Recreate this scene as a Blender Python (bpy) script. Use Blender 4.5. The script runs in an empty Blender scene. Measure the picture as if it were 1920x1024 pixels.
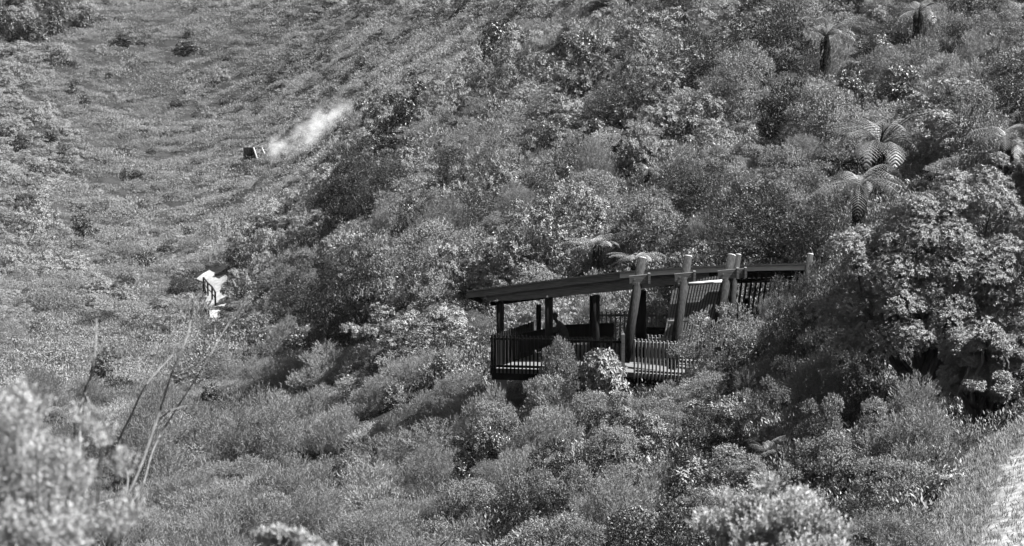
import bpy, math, random
import numpy as np
from mathutils import Vector
R_ = math.radians
rng = np.random.default_rng(11)
random.seed(11)
S = bpy.context.scene
COL = S.collection

# ------------------------------------------------------------------ camera
F = 4533.0                      # focal length in photo pixels (1920 wide)
PITCH = R_(8.0)
cam = bpy.data.cameras.new('camera')
cam.lens = 85.0
cam.sensor_width = 36.0
cam.clip_start = 0.2
cam.clip_end = 8000
cam.dof.use_dof = True
cam.dof.focus_distance = 70.0
cam.dof.aperture_fstop = 3.6
camo = bpy.data.objects.new('camera', cam)
camo.location = (0, 0, 0)
camo.rotation_euler = (math.pi/2 - PITCH, 0, 0)
COL.objects.link(camo)
S.camera = camo

# ------------------------------------------------------------------ light
SUN_AZ = R_(96)                 # clockwise from the view direction: sun stands to the right
SUN_EL = R_(52)
w = bpy.data.worlds.new('World'); S.world = w
w.use_nodes = True
nt = w.node_tree
bg = nt.nodes['Background']
sky = nt.nodes.new('ShaderNodeTexSky'); sky.sky_type = 'NISHITA'; sky.sun_disc = False
sky.sun_elevation = SUN_EL; sky.sun_rotation = SUN_AZ
bw = nt.nodes.new('ShaderNodeRGBToBW')      # the photograph is monochrome: so is its sky
nt.links.new(sky.outputs[0], bw.inputs[0]); nt.links.new(bw.outputs[0], bg.inputs[0])
bg.inputs[1].default_value = 0.05
sl = bpy.data.lights.new('sun', 'SUN'); sl.energy = 5.0; sl.angle = R_(0.5); sl.color = (1, 1, 1)
so = bpy.data.objects.new('sun', sl)
sd = Vector((math.sin(SUN_AZ)*math.cos(SUN_EL), math.cos(SUN_AZ)*math.cos(SUN_EL), math.sin(SUN_EL)))
so.rotation_euler = (-sd).to_track_quat('-Z', 'Y').to_euler()
COL.objects.link(so)
S.view_settings.view_transform = 'Standard'
S.view_settings.look = 'None'
S.view_settings.exposure = 2.1
S.view_settings.gamma = 1
S.cycles.max_bounces = 5
S.cycles.diffuse_bounces = 0
S.cycles.glossy_bounces = 1
S.cycles.transmission_bounces = 2
S.cycles.volume_bounces = 4

# ------------------------------------------------------------------ projection helpers
RT = np.array([1, 0, 0.]); FW = np.array([0, math.cos(PITCH), -math.sin(PITCH)]); UP = np.array([0, math.sin(PITCH), math.cos(PITCH)])
def W(px, py, D):
    """world point at depth D (metres) on the line of sight of a photo pixel"""
    return FW*D + RT*((px-960)/F*D) + UP*((512-py)/F*D)

# ------------------------------------------------------------------ terrain
PXC = np.array([-200, 0, 300, 500, 700, 900, 1100, 1300, 1600, 1920, 2200.])
ROWS = np.array([-60, 100, 250, 400, 540, 700, 850, 1024, 1200.])
DT = np.array([
 [400, 395, 400, 390, 370, 335, 270, 180, 132, 118, 110],
 [345, 345, 360, 355, 325, 255, 172, 132, 112, 100, 92],
 [300, 300, 335, 330, 245, 160, 120, 103, 90, 80, 74],
 [262, 265, 285, 255, 150, 116, 98, 88, 78, 68, 62],
 [225, 225, 240, 190, 115, 91, 82, 78, 69, 60, 55],
 [150, 150, 150, 128, 88, 73, 70.8, 70.5, 62, 53, 48],
 [92, 92, 92, 85, 72, 63, 59, 57, 51, 45, 42],
 [62, 62, 62, 60, 57, 53, 50, 48, 43, 38, 36],
 [42, 42, 42, 42, 41, 40, 39, 38, 34, 30, 28.]])
LGX = np.linspace(-200, 2200, 97)
LGD = np.linspace(math.log(1.0), math.log(460), 240)
def build_grid():
    G = np.zeros((len(LGX), len(LGD)))
    for i, x in enumerate(LGX):
        d = np.array([np.interp(x, PXC, DT[r]) for r in range(len(ROWS))])
        a = PITCH - np.arctan((512-ROWS)/F)
        z = -d*np.tan(a)
        ds = list(d); zs = list(z)
        k = z[-1]/-11.9
        for dd, zz in ((22, -8.2*k), (14, -5.6*k), (8, -3.6), (4, -2.4), (1, -1.75)):
            ds.append(dd); zs.append(zz)
        ds.insert(0, 1200); zs.insert(0, z[0]+ (1200-d[0])*0.22)
        o = np.argsort(ds)
        G[i] = np.interp(np.exp(LGD), np.array(ds)[o], np.array(zs)[o])
    def blur(A, axis, n):
        for _ in range(n):
            B = A.copy()
            sl0 = [slice(None)]*2; sl1 = [slice(None)]*2; sl2 = [slice(None)]*2
            sl0[axis] = slice(1, -1); sl1[axis] = slice(0, -2); sl2[axis] = slice(2, None)
            B[tuple(sl0)] = .5*A[tuple(sl0)]+.25*A[tuple(sl1)]+.25*A[tuple(sl2)]
            A = B
        return A
    return blur(blur(G, 0, 14), 1, 10)
GZ = build_grid()
_oct = []
r2 = np.random.default_rng(5)
for lam, amp in ((46, .9), (23, .55), (11, .3), (6, .2)):
    for k in range(5):
        th = r2.uniform(0, math.pi)
        _oct.append((2*math.pi/lam*math.cos(th), 2*math.pi/lam*math.sin(th), r2.uniform(0, 6.28), amp/5**.5))
def bump(x, y):
    s = 0
    for kx, ky, ph, a in _oct: s = s + a*np.sin(kx*x+ky*y+ph)
    return s
def ground(x, y):
    x = np.asarray(x, float); y = np.asarray(y, float)
    r = np.hypot(x, y)
    az = np.arctan2(x, y)
    azc = np.clip(az, math.atan((LGX[0]-960)/F), math.atan((LGX[-1]-960)/F))
    px = 960+F*np.tan(azc)
    D = np.clip(r*np.cos(azc), 1.0, 459)
    i = np.clip((px-LGX[0])/(LGX[1]-LGX[0]), 0, len(LGX)-1.001); j = np.clip((np.log(D)-LGD[0])/(LGD[1]-LGD[0]), 0, len(LGD)-1.001)
    i0 = i.astype(int); j0 = j.astype(int); fi = i-i0; fj = j-j0
    z = (GZ[i0, j0]*(1-fi)*(1-fj)+GZ[i0+1, j0]*fi*(1-fj)+GZ[i0, j0+1]*(1-fi)*fj+GZ[i0+1, j0+1]*fi*fj)
    z = z+np.clip(r-459, 0, 500)*0.22+np.clip(r-959, 0, 3000)*0.02
    back = np.clip((np.abs(az)-1.2)/1.2, 0, 1)             # the land behind and beside the viewer climbs away
    z = z*(1-back)+(-1.75+np.clip(r, 0, 600)*0.12)*back
    fade = np.clip((r-30)/70, 0, 1)
    rip = 0
    for k_, (l, a) in enumerate(((4.1, .26), (6.3, .2), (2.7, .18))):
        rip = rip+a*np.sin(2*math.pi/l*(y*.55-x*.75+2.2*np.sin(x*.11+k_)+1.5*np.sin(x*.31+y*.2)))
    return z+bump(x, y)*fade*np.where(r > 240, .8, 1)*np.where(r > 600, 3, 1)+rip*np.clip((r-225)/40, 0, 1)
def proj(p):
    p = np.asarray(p, float)
    d = p@FW
    return 960+F*(p@RT)/d, 512-F*(p@UP)/d, d
def hit(px, py):
    """ground point seen at a photo pixel (far side of the dip, first crossing past 26 m)"""
    ds = np.arange(26, 440, .4)
    P = np.array([W(px, py, d) for d in ds])
    g = ground(P[:, 0], P[:, 1])
    k = np.nonzero(P[:, 2] < g)[0]
    q = P[k[0]] if len(k) else P[-1]
    return np.array([q[0], q[1], float(ground(q[0], q[1]))])

# ------------------------------------------------------------------ materials
def mat(name, build):
    m = bpy.data.materials.new(name); m.use_nodes = True
    t = m.node_tree; p = t.nodes['Principled BSDF']
    build(t, p); return m
def g3(v): return (v, v, v, 1)
def leaf_mat(name, lo, hi, rough=.42, trans=.28, spec=.45):
    def b(t, p):
        at = t.nodes.new('ShaderNodeAttribute'); at.attribute_name = 'tone'
        oi = t.nodes.new('ShaderNodeObjectInfo')
        m1 = t.nodes.new('ShaderNodeMath'); m1.operation = 'MULTIPLY_ADD'
        t.links.new(oi.outputs['Random'], m1.inputs[0]); m1.inputs[1].default_value = .45; m1.inputs[2].default_value = 0
        ad = t.nodes.new('ShaderNodeMath'); ad.operation = 'MULTIPLY_ADD'; ad.use_clamp = True
        t.links.new(at.outputs['Fac'], ad.inputs[0]); ad.inputs[1].default_value = .55; t.links.new(m1.outputs[0], ad.inputs[2])
        cr = t.nodes.new('ShaderNodeValToRGB')
        cr.color_ramp.elements[0].color = g3(lo); cr.color_ramp.elements[1].color = g3(hi)
        t.links.new(ad.outputs[0], cr.inputs[0]); t.links.new(cr.outputs[0], p.inputs['Base Color'])
        p.inputs['Roughness'].default_value = rough; p.inputs['Specular IOR Level'].default_value = spec
        tr = t.nodes.new('ShaderNodeBsdfTranslucent'); t.links.new(cr.outputs[0], tr.inputs[0])
        mx = t.nodes.new('ShaderNodeMixShader'); mx.inputs[0].default_value = trans
        t.links.new(p.outputs[0], mx.inputs[1]); t.links.new(tr.outputs[0], mx.inputs[2])
        t.links.new(mx.outputs[0], t.nodes['Material Output'].inputs[0])
    return mat(name, b)
def noise_mat(name, lo, hi, scale, rough=.85, stretch=(1, 1, 1), bumpd=0.0, spec=.2, detail=6):
    def b(t, p):
        tc = t.nodes.new('ShaderNodeTexCoord'); mp = t.nodes.new('ShaderNodeMapping'); mp.inputs['Scale'].default_value = stretch
        t.links.new(tc.outputs['Object'], mp.inputs[0])
        n = t.nodes.new('ShaderNodeTexNoise'); n.inputs['Scale'].default_value = scale; n.inputs['Detail'].default_value = detail
        t.links.new(mp.outputs[0], n.inputs[0])
        cr = t.nodes.new('ShaderNodeValToRGB'); cr.color_ramp.elements[0].position = .3; cr.color_ramp.elements[1].position = .7
        cr.color_ramp.elements[0].color = g3(lo); cr.color_ramp.elements[1].color = g3(hi)
        t.links.new(n.outputs['Fac'], cr.inputs[0]); t.links.new(cr.outputs[0], p.inputs['Base Color'])
        p.inputs['Roughness'].default_value = rough; p.inputs['Specular IOR Level'].default_value = spec
        if bumpd:
            bp = t.nodes.new('ShaderNodeBump'); bp.inputs['Distance'].default_value = bumpd; bp.inputs['Strength'].default_value = .8
            t.links.new(n.outputs['Fac'], bp.inputs['Height']); t.links.new(bp.outputs[0], p.inputs['Normal'])
    return mat(name, b)
M = {
 'broad':   leaf_mat('broad leaf', .07, .23, .48, .14, .35),
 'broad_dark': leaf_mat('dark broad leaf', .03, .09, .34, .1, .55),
 'small':   leaf_mat('small leaf', .08, .28, .5, .14, .35),
 'small_dark': leaf_mat('dark small leaf', .016, .055, .4, .08, .45),  # dark leaf, taken darker to carry the shade of the hollows
 'feather': leaf_mat('feathery leaf', .13, .25, .6, .25, .25),
 'feather_pale': leaf_mat('pale feathery leaf', .17, .32, .6, .25, .25),
 'near':    leaf_mat('pale small leaf', .28, .46, .5, .35, .35),
 'scrub':   leaf_mat('scrub leaf', .15, .26, .6, .3, .25),
 'tree':    leaf_mat('tree leaf', .06, .17, .48, .08, .4),
 'fern':    leaf_mat('fern frond', .13, .26, .38, .12, .5),
 'fern_pale': leaf_mat('pale fern frond', .24, .42, .4, .15, .45),
 'grass':   leaf_mat('dry grass', .18, .36, .6, .35, .2),
 'bark':    noise_mat('bark', .035, .11, 9, .9, (1, 1, .25), .01),
 'bark_pale': noise_mat('pale bark', .07, .15, 12, .8, (1, 1, .3), .004),
 'fern_trunk': noise_mat('fern trunk', .012, .05, 14, .95, (1, 1, .5), .03),
 'soil':    noise_mat('soil', .012, .03, .7, .95, (1, 1, 1), .1, .1, 10),
 'track':   noise_mat('track gravel', .14, .3, 3.5, .95, (1, 1, 1), .05, .1, 12),
 'path':    noise_mat('pale path gravel', .18, .32, 3, .95, (1, 1, 1), .04, .1, 10),
 'timber':  noise_mat('weathered timber', .06, .17, 5, .85, (.7, 6, 14), .006, .12, 9),
 'timber_pole': noise_mat('timber pole', .007, .034, 5, .85, (6, 6, .5), .012, .12, 9),
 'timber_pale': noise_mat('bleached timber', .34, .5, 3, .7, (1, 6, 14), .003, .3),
 'timber_sunlit': noise_mat('sunlit grey picket timber', .16, .28, 3, .75, (8, 8, .5), .003, .3),  # picket timber made lighter where the sun falls on it
 'timber_dark': noise_mat('dark shaded timber', .005, .013, 3, .85, (8, 8, .5), .003, .1),  # dark timber; colour also holds the shade under the roof
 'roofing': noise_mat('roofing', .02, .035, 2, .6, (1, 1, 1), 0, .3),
 'deck':    noise_mat('deck board', .08, .14, 3, .8, (1, 9, 1), .003, .2),
 'steel':   noise_mat('bracket steel', .12, .2, 8, .5, (1, 1, 1), 0, .5),
 'concrete': noise_mat('concrete', .22, .33, 4, .9, (1, 1, 1), .004, .2),
 'skin':    noise_mat('skin', .2, .24, 5, .6), 'hair': noise_mat('hair', .01, .02, 30, .5),
 'jacket':  noise_mat('dark jacket cloth', .02, .035, 12, .9), 'trousers': noise_mat('trouser cloth', .03, .045, 12, .9),
}

# ------------------------------------------------------------------ mesh helpers
def mesh_np(name, V, Fs, mats, tone=None, midx=None):
    """V (n,3); Fs (m,3) or (m,4) int array"""
    me = bpy.data.meshes.new(name)
    n, m, k = len(V), len(Fs), Fs.shape[1]
    me.vertices.add(n); me.vertices.foreach_set('co', np.ascontiguousarray(V, np.float32).ravel())
    me.loops.add(m*k); me.loops.foreach_set('vertex_index', np.ascontiguousarray(Fs, np.int32).ravel())
    me.polygons.add(m); me.polygons.foreach_set('loop_start', np.arange(0, m*k, k, dtype=np.int32))
    for q in mats: me.materials.append(q)
    if midx is not None: me.polygons.foreach_set('material_index', np.asarray(midx, np.int32))
    if tone is not None:
        a = me.attributes.new('tone', 'FLOAT', 'POINT'); a.data.foreach_set('value', np.ascontiguousarray(tone, np.float32))
    me.update(calc_edges=True)
    return me
def obj(name, me, parent=None, label=None, cat=None, group=None, kind=None, loc=None):
    o = bpy.data.objects.new(name, me); COL.objects.link(o)
    if parent: o.parent = parent
    if loc is not None: o.location = loc
    if label: o['label'] = label
    if cat: o['category'] = cat
    if group: o['group'] = group
    if kind: o['kind'] = kind
    return o
class MB:
    def __init__(s): s.v = []; s.f = []
    def box(s, c, d, ax=None):
        """centre, half sizes, axes (3 unit vectors)"""
        c = np.asarray(c, float)
        ax = np.eye(3) if ax is None else np.asarray(ax, float)
        b = len(s.v)
        for sx in (-1, 1):
            for sy in (-1, 1):
                for sz in (-1, 1): s.v.append(c+ax[0]*d[0]*sx+ax[1]*d[1]*sy+ax[2]*d[2]*sz)
        for q in ((0, 1, 3, 2), (4, 6, 7, 5), (0, 4, 5, 1), (2, 3, 7, 6), (0, 2, 6, 4), (1, 5, 7, 3)): s.f.append([b+i for i in q])
    def beam(s, a, b, wd, ht, up=(0, 0, 1)):
        a = np.asarray(a, float); b = np.asarray(b, float); t = b-a; L = np.linalg.norm(t); t = t/L
        sd_ = np.cross(t, up); sd_ /= np.linalg.norm(sd_); u = np.cross(sd_, t)
        s.box((a+b)/2, (L/2, wd/2, ht/2), (t, sd_, u))
    def tube(s, pts, rad, n=8, cap=True):
        pts = [np.asarray(p, float) for p in pts]; b0 = len(s.v)
        ref = np.array([.31, .95, .05])
        for i, p in enumerate(pts):
            t = pts[min(i+1, len(pts)-1)]-pts[max(i-1, 0)]; t = t/(np.linalg.norm(t)+1e-9)
            a = np.cross(t, ref); a /= np.linalg.norm(a)+1e-9; c = np.cross(t, a)
            for k in range(n):
                th = 2*math.pi*k/n; s.v.append(p+(a*math.cos(th)+c*math.sin(th))*rad[i])
        for i in range(len(pts)-1):
            for k in range(n):
                q = b0+i*n+k; r = b0+i*n+(k+1) % n; s.f.append([q, r, r+n, q+n])
        if cap:
            s.f.append([b0+k for k in range(n)][::-1]); e = b0+(len(pts)-1)*n; s.f.append([e+k for k in range(n)])
    def mesh(s, name, m, smooth=False, bevel=0):
        me = bpy.data.meshes.new(name); me.from_pydata([tuple(v) for v in s.v], [], s.f); me.materials.append(m); me.update()
        if smooth:
            for p in me.polygons: p.use_smooth = len(p.vertices) <= 4
        return me

# ------------------------------------------------------------------ foliage generators (all numpy, fast)
def unit(v): return v/(np.linalg.norm(v, axis=-1, keepdims=True)+1e-9)
def leaves(P, Dr, Nr, L, Wd, fold=.25, tone=None):
    """rhomboid folded leaves: base P, direction Dr, normal Nr. returns V, tris, tone"""
    n = len(P); L = np.broadcast_to(L, (n,))[:, None]; Wd = np.broadcast_to(Wd, (n,))[:, None]
    Dr = unit(Dr); Sd = unit(np.cross(Dr, Nr)); N2 = np.cross(Sd, Dr)
    mid = P+Dr*L*.48
    V = np.stack([P, mid+Sd*Wd*.5+N2*Wd*fold*.6, P+Dr*L-N2*L*.12, mid-Sd*Wd*.5+N2*Wd*fold*.6], 1).reshape(-1, 3)
    b = np.arange(n)[:, None]*4
    T = np.concatenate([b+np.array([[0, 1, 2]]), b+np.array([[0, 2, 3]])], 0)
    t = np.repeat(tone if tone is not None else np.full(n, .5), 4)
    return V, T, t
def rvec(r, n): return unit(r.normal(size=(n, 3)))
def lobes(r, k, R, H, rl):
    """leaf clumps: spaced apart on the outer shell of an uneven dome, so that shade falls between them"""
    c = []; tries = 0; ph = r.uniform(0, 6.28, 3); md = rl*1.25
    while len(c) < k and tries < 4000:
        tries += 1
        if tries % 400 == 0: md *= .85
        d = r.normal(size=3); d /= np.linalg.norm(d)
        if d[2] < -.15: continue
        az = math.atan2(d[1], d[0]); s = r.uniform(.66, 1.0)*(1+.16*math.sin(2*az+ph[0])+.12*math.sin(3*az+ph[1])+.10*math.sin(5*d[2]+ph[2]))
        if r.random() < .16: s *= r.uniform(.3, .6)
        p = np.array([d[0]*(R-rl*.5)*s, d[1]*(R-rl*.5)*s, rl*.5+max(d[2], 0)*(H-rl*1.2)*s+abs(min(d[2], 0))*.1])
        if any(np.linalg.norm(p-q) < md for q in c): continue
        c.append(p)
    c = np.array(c); rad = rl*r.uniform(.6, 1.3, len(c))
    return c, rad
def shell(r, c, rad, per, flat=.85, inner=.25):
    """points on lobe surfaces, with outward normals, dropping those buried in other lobes"""
    P = []; N = []; T = []
    for i in range(len(c)):
        n = int(per*(rad[i]/rad.mean())**2)
        d = rvec(r, n); d = d[d[:, 2] > -.55+r.uniform(0, .25, len(d))]
        s = np.where(r.random(len(d)) < inner, r.uniform(.4, .85, len(d)), r.uniform(.85, 1.12, len(d)))
        p = c[i]+d*(rad[i]*s)[:, None]*np.array([1, 1, flat])
        keep = np.ones(len(p), bool)
        for j in range(len(c)):
            if j != i: keep &= np.linalg.norm((p-c[j])/np.array([1, 1, flat]), axis=1) > rad[j]*.78
        keep &= p[:, 2] > .02
        P.append(p[keep]); N.append(d[keep]); T.append(np.full(keep.sum(), r.uniform(0, 1)))
    return np.concatenate(P), np.concatenate(N), np.concatenate(T)
def rosettes(r, P, N, lt, m, L, Wd, up=.5, droop=.35):
    """m leaves radiating round each twig end"""
    A = unit(N+np.array([0, 0, up])+r.normal(size=P.shape)*.25)
    B = unit(np.cross(A, rvec(r, len(P)))); C = np.cross(A, B)
    th = (np.arange(m)*2.399)[None, :]+r.uniform(0, 6.28, (len(P), 1))
    rad = B[:, None, :]*np.cos(th)[..., None]+C[:, None, :]*np.sin(th)[..., None]
    lift = np.linspace(.75, -droop, m)[None, :, None]+r.normal(size=(len(P), m, 1))*.2
    Dr = unit(rad+A[:, None, :]*lift)
    Nr = unit(A[:, None, :]-Dr*np.sum(A[:, None, :]*Dr, -1, keepdims=True)+r.normal(size=Dr.shape)*.25)
    PP = np.broadcast_to(P[:, None, :], Dr.shape)+Dr*L*.12
    n = len(P)*m; sc = r.uniform(.65, 1.15, n)
    tn = np.clip(np.repeat(lt, m)*.45+r.uniform(0, .55, n), 0, 1)
    return leaves(PP.reshape(-1, 3), Dr.reshape(-1, 3), Nr.reshape(-1, 3), L*sc, Wd*sc, tone=tn)
def sprays(r, P, N, lt, m, TL, L, Wd, up=.6, spread=.9):
    """leafy twigs: m leaflets along a twig of length TL"""
    A = unit(N+np.array([0, 0, up])+r.normal(size=P.shape)*.3)
    s = (np.arange(m)+.5)/m
    base = P[:, None, :]+A[:, None, :]*(s[None, :, None]-.5)*TL
    rv = unit(r.normal(size=(len(P), m, 3)))
    Dr = unit(A[:, None, :]+rv*spread)
    Nr = unit(N[:, None, :]*.9+A[:, None, :]*.2+unit(r.normal(size=Dr.shape))*.65+np.array([0, 0, .25]))
    n = len(P)*m; sc = r.uniform(.7, 1.2, n)
    tn = np.clip(np.repeat(lt, m)*.45+r.uniform(0, .55, n), 0, 1)
    return leaves(base.reshape(-1, 3), Dr.reshape(-1, 3), Nr.reshape(-1, 3), L*sc, Wd*sc, tone=tn)
def stems(r, c, H, n=7, r0=.05, spread=.15):
    mb = MB()
    for i in range(min(n, len(c))):
        e = c[i]; a = np.array([r.uniform(-spread, spread), r.uniform(-spread, spread), -.35])
        m1 = a*.6+e*.4+r.normal(size=3)*.06*H; m1[2] = max(m1[2], .1)
        mb.tube([a, (a+m1)/2+r.normal(size=3)*.02, m1, (m1+e)/2+r.normal(size=3)*.04, e], [r0, r0*.85, r0*.65, r0*.4, r0*.15], 5)
    return mb
PLANTS = {}
def plant_meshes(kind, var):
    key = (kind, var)
    if key in PLANTS: return PLANTS[key]
    r = np.random.default_rng(sum(map(ord, kind))*31+var*7)
    q = SPEC[kind]
    R0, H = 1.0, q['h']
    c, rad = lobes(r, q['k'], R0*r.uniform(.92, 1.08), H, q['rl'])
    P, N, lt = shell(r, c, rad, q['per'], q.get('flat', .85), q.get('inner', .25))
    if q['type'] == 'ros': V, T, tn = rosettes(r, P, N, lt, q['m'], q['L'], q['W'], q.get('up', .5))
    else: V, T, tn = sprays(r, P, N, lt, q['m'], q['TL'], q['L'], q['W'], q.get('up', .6), q.get('spread', .9))
    cm = mesh_np(kind+'_foliage', V, T, [M[q['mat']]], tn)
    sm = stems(r, c, H, q.get('ns', 7), q.get('r0', .04)).mesh(kind+'_stem', M[q.get('bark', 'bark')])
    PLANTS[key] = (cm, sm); return PLANTS[key]
# unit plants (radius about one metre); leaf sizes are scaled with the plant, so each size class has its own
SPEC = {
 'broad':      dict(type='ros', h=1.45, k=24, rl=.31, per=84, m=8, L=.084, W=.036, mat='broad', flat=.62, up=.7, inner=.2),
 'broad_dark': dict(type='ros', h=1.45, k=22, rl=.31, per=70, m=8, L=.094, W=.040, mat='broad_dark', flat=.62, up=.7, inner=.2),
 'broad_big':  dict(type='ros', h=1.3, k=18, rl=.34, per=50, m=8, L=.150, W=.068, mat='broad', flat=.62, up=.7, inner=.2),
 'small':      dict(type='spr', h=1.45, k=26, rl=.30, per=165, m=10, TL=.12, L=.044, W=.021, mat='small', flat=.66, up=.5, inner=.2),
 'small_dark': dict(type='spr', h=1.45, k=24, rl=.30, per=140, m=10, TL=.13, L=.048, W=.023, mat='small_dark', flat=.66, up=.5, inner=.2),
 'feather':    dict(type='spr', h=1.2, k=20, rl=.33, per=130, m=12, TL=.24, L=.08, W=.010, mat='feather', up=.8, spread=.7, inner=.25),
 'feather_pale': dict(type='spr', h=1.4, k=20, rl=.31, per=130, m=12, TL=.28, L=.08, W=.012, mat='feather_pale', up=1.2, spread=.55, inner=.25),
 'tall':       dict(type='spr', h=1.5, k=60, rl=.205, per=110, m=10, TL=.075, L=.028, W=.0135, mat='small', flat=.62, up=.5, inner=.2),
 'tall_dark':  dict(type='spr', h=1.5, k=56, rl=.205, per=100, m=10, TL=.08, L=.03, W=.014, mat='small_dark', flat=.62, up=.5, inner=.2),
 'tall_broad': dict(type='ros', h=1.5, k=56, rl=.21, per=42, m=8, L=.06, W=.024, mat='broad', flat=.62, up=.6, inner=.2),
 'lite':       dict(type='spr', h=1.3, k=12, rl=.4, per=42, m=7, TL=.2, L=.085, W=.04, mat='small', flat=.65, up=.5, inner=.2),
 'lite_broad': dict(type='ros', h=1.3, k=12, rl=.4, per=34, m=7, L=.15, W=.065, mat='broad', flat=.65, up=.5, inner=.2),
 'lite_dark':  dict(type='spr', h=1.3, k=12, rl=.4, per=40, m=7, TL=.2, L=.09, W=.042, mat='small_dark', flat=.65, up=.5, inner=.2),
 'litefar_broad': dict(type='ros', h=1.4, k=12, rl=.38, per=32, m=6, L=.14, W=.07, mat='scrub', flat=.7, up=.5, inner=.15),
 'litefar_dark': dict(type='ros', h=1.4, k=12, rl=.38, per=30, m=6, L=.15, W=.075, mat='small_dark', flat=.7, up=.5, inner=.15),
 'litefar_feather': dict(type='spr', h=1.0, k=10, rl=.42, per=38, m=6, TL=.25, L=.13, W=.042, mat='scrub', up=.7),
 'far_feather': dict(type='spr', h=1.0, k=14, rl=.38, per=80, m=7, TL=.25, L=.10, W=.03, mat='scrub', up=.7),
 'far_broad':  dict(type='ros', h=1.4, k=20, rl=.32, per=50, m=6, L=.10, W=.055, mat='scrub', flat=.65, up=.5),
 'far_dark':   dict(type='ros', h=1.4, k=18, rl=.32, per=46, m=6, L=.13, W=.07, mat='small_dark', flat=.65, up=.5),
}

# ------------------------------------------------------------------ ground sheet
def terrain():
    pxs = list(np.linspace(-420, 2340, 231)); azs = [math.atan((p-960)/F) for p in pxs]
    step = R_(6); a = azs[-1]+step
    ext = []
    while a < azs[0]+2*math.pi-step*.5: ext.append(a); a += step
    azs += ext
    rs = [0.8, 1.5, 2.5, 4, 6, 8.5, 11, 14, 17, 20, 23, 26, 29, 32]+list(np.arange(34, 130, 1.0))+list(np.arange(130, 460, 2.5))+[480, 520, 600, 750, 1000, 1500, 2200, 3200, 4500]
    A, Rr = np.meshgrid(azs, rs)
    X = np.sin(A)*Rr; Y = np.cos(A)*Rr; Z = ground(X, Y)
    V = np.stack([X, Y, Z], -1).reshape(-1, 3)
    na, nr = len(azs), len(rs)
    i, j = np.meshgrid(np.arange(nr-1), np.arange(na), indexing='ij')
    j2 = (j+1) % na
    Fq = np.stack([i*na+j, (i+1)*na+j, (i+1)*na+j2, i*na+j2], -1).reshape(-1, 4)[:, ::-1]
    V = np.concatenate([V, [[0, 0, -1.75]]]);
    me = mesh_np('hillside', V, Fq, [M['soil']])
    me.polygons.foreach_set('use_smooth', np.ones(len(me.polygons), bool))
    obj('hillside', me, kind='structure')
terrain()

# ------------------------------------------------------------------ zones of the hillside (by where the ground point lies on the slope)
def seg_y(x, pts): return np.interp(x, [p[0] for p in pts], [p[1] for p in pts])
RIDGE = [(380, 560), (470, 430), (620, 330), (700, 205), (860, 145), (1000, 95), (1200, 25), (1330, -80)]
LOWER = [(380, 560), (470, 640), (640, 700), (900, 745), (960, 1300)]
def zone(px, py):
    px = np.asarray(px, float); py = np.asarray(py, float)
    z = np.full(px.shape, 'A', dtype='<U1')
    right = (px > 380) & (py > seg_y(px, RIDGE)) & ((py < seg_y(px, LOWER)) | (px > 940))
    left = ~right
    z[left & (py >= 620)] = 'D'
    z[left & (py < 620) & (py >= 430)] = 'C'
    z[left & (px < 120+40*np.sin(py/37)) & (py > 90) & (py < 520)] = 'B'
    z[left & (px < 170) & (py < 55)] = 'T'
    z[left & (px > 600) & (py < 22)] = 'B'
    z[right] = 'E'
    z[right & (px > 1180)] = 'F'
    z[right & (py > 740)] = 'G'
    return z
# keep-clear shapes: shelter deck, tracks
DECK_XY = [(-.75, 69.2), (3.4, 68.2), (8.2, 67.6), (8.8, 74.5), (2.2, 74.8), (-.9, 71.5)]
def in_poly(x, y, poly):
    c = np.zeros(np.shape(x), bool); n = len(poly)
    for i in range(n):
        x1, y1 = poly[i]; x2, y2 = poly[(i+1) % n]
        c ^= ((y1 > y) != (y2 > y)) & (x < (x2-x1)*(y-y1)/(y2-y1+1e-12)+x1)
    return c
PATH_PX = [(380, 516), (400, 524), (406, 535), (410, 550), (413, 570), (408, 592), (404, 610)]
PATH = [hit(*p) for p in PATH_PX]
TRACK_PX = [(2130, 790), (2030, 822), (1975, 858), (1940, 930), (1925, 1010), (1920, 1100)]
TRACK = [hit(*p) for p in TRACK_PX]
def dist_line(x, y, line):
    d = np.full(np.shape(x), 1e9)
    for a, b in zip(line[:-1], line[1:]):
        ax, ay = a[:2]; bx, by = b[:2]; L2 = (bx-ax)**2+(by-ay)**2
        t = np.clip(((x-ax)*(bx-ax)+(y-ay)*(by-ay))/L2, 0, 1)
        d = np.minimum(d, np.hypot(x-ax-t*(bx-ax), y-ay-t*(by-ay)))
    return d
def clear(x, y, m=0.0):
    return in_poly(x, y, DECK_XY) | (dist_line(x, y, PATH[:5]) < 1.1+m) | (dist_line(x, y, PATH[4:]) < .7+m*.6) | (dist_line(x, y, TRACK) < 1.45+m*.2)

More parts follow.
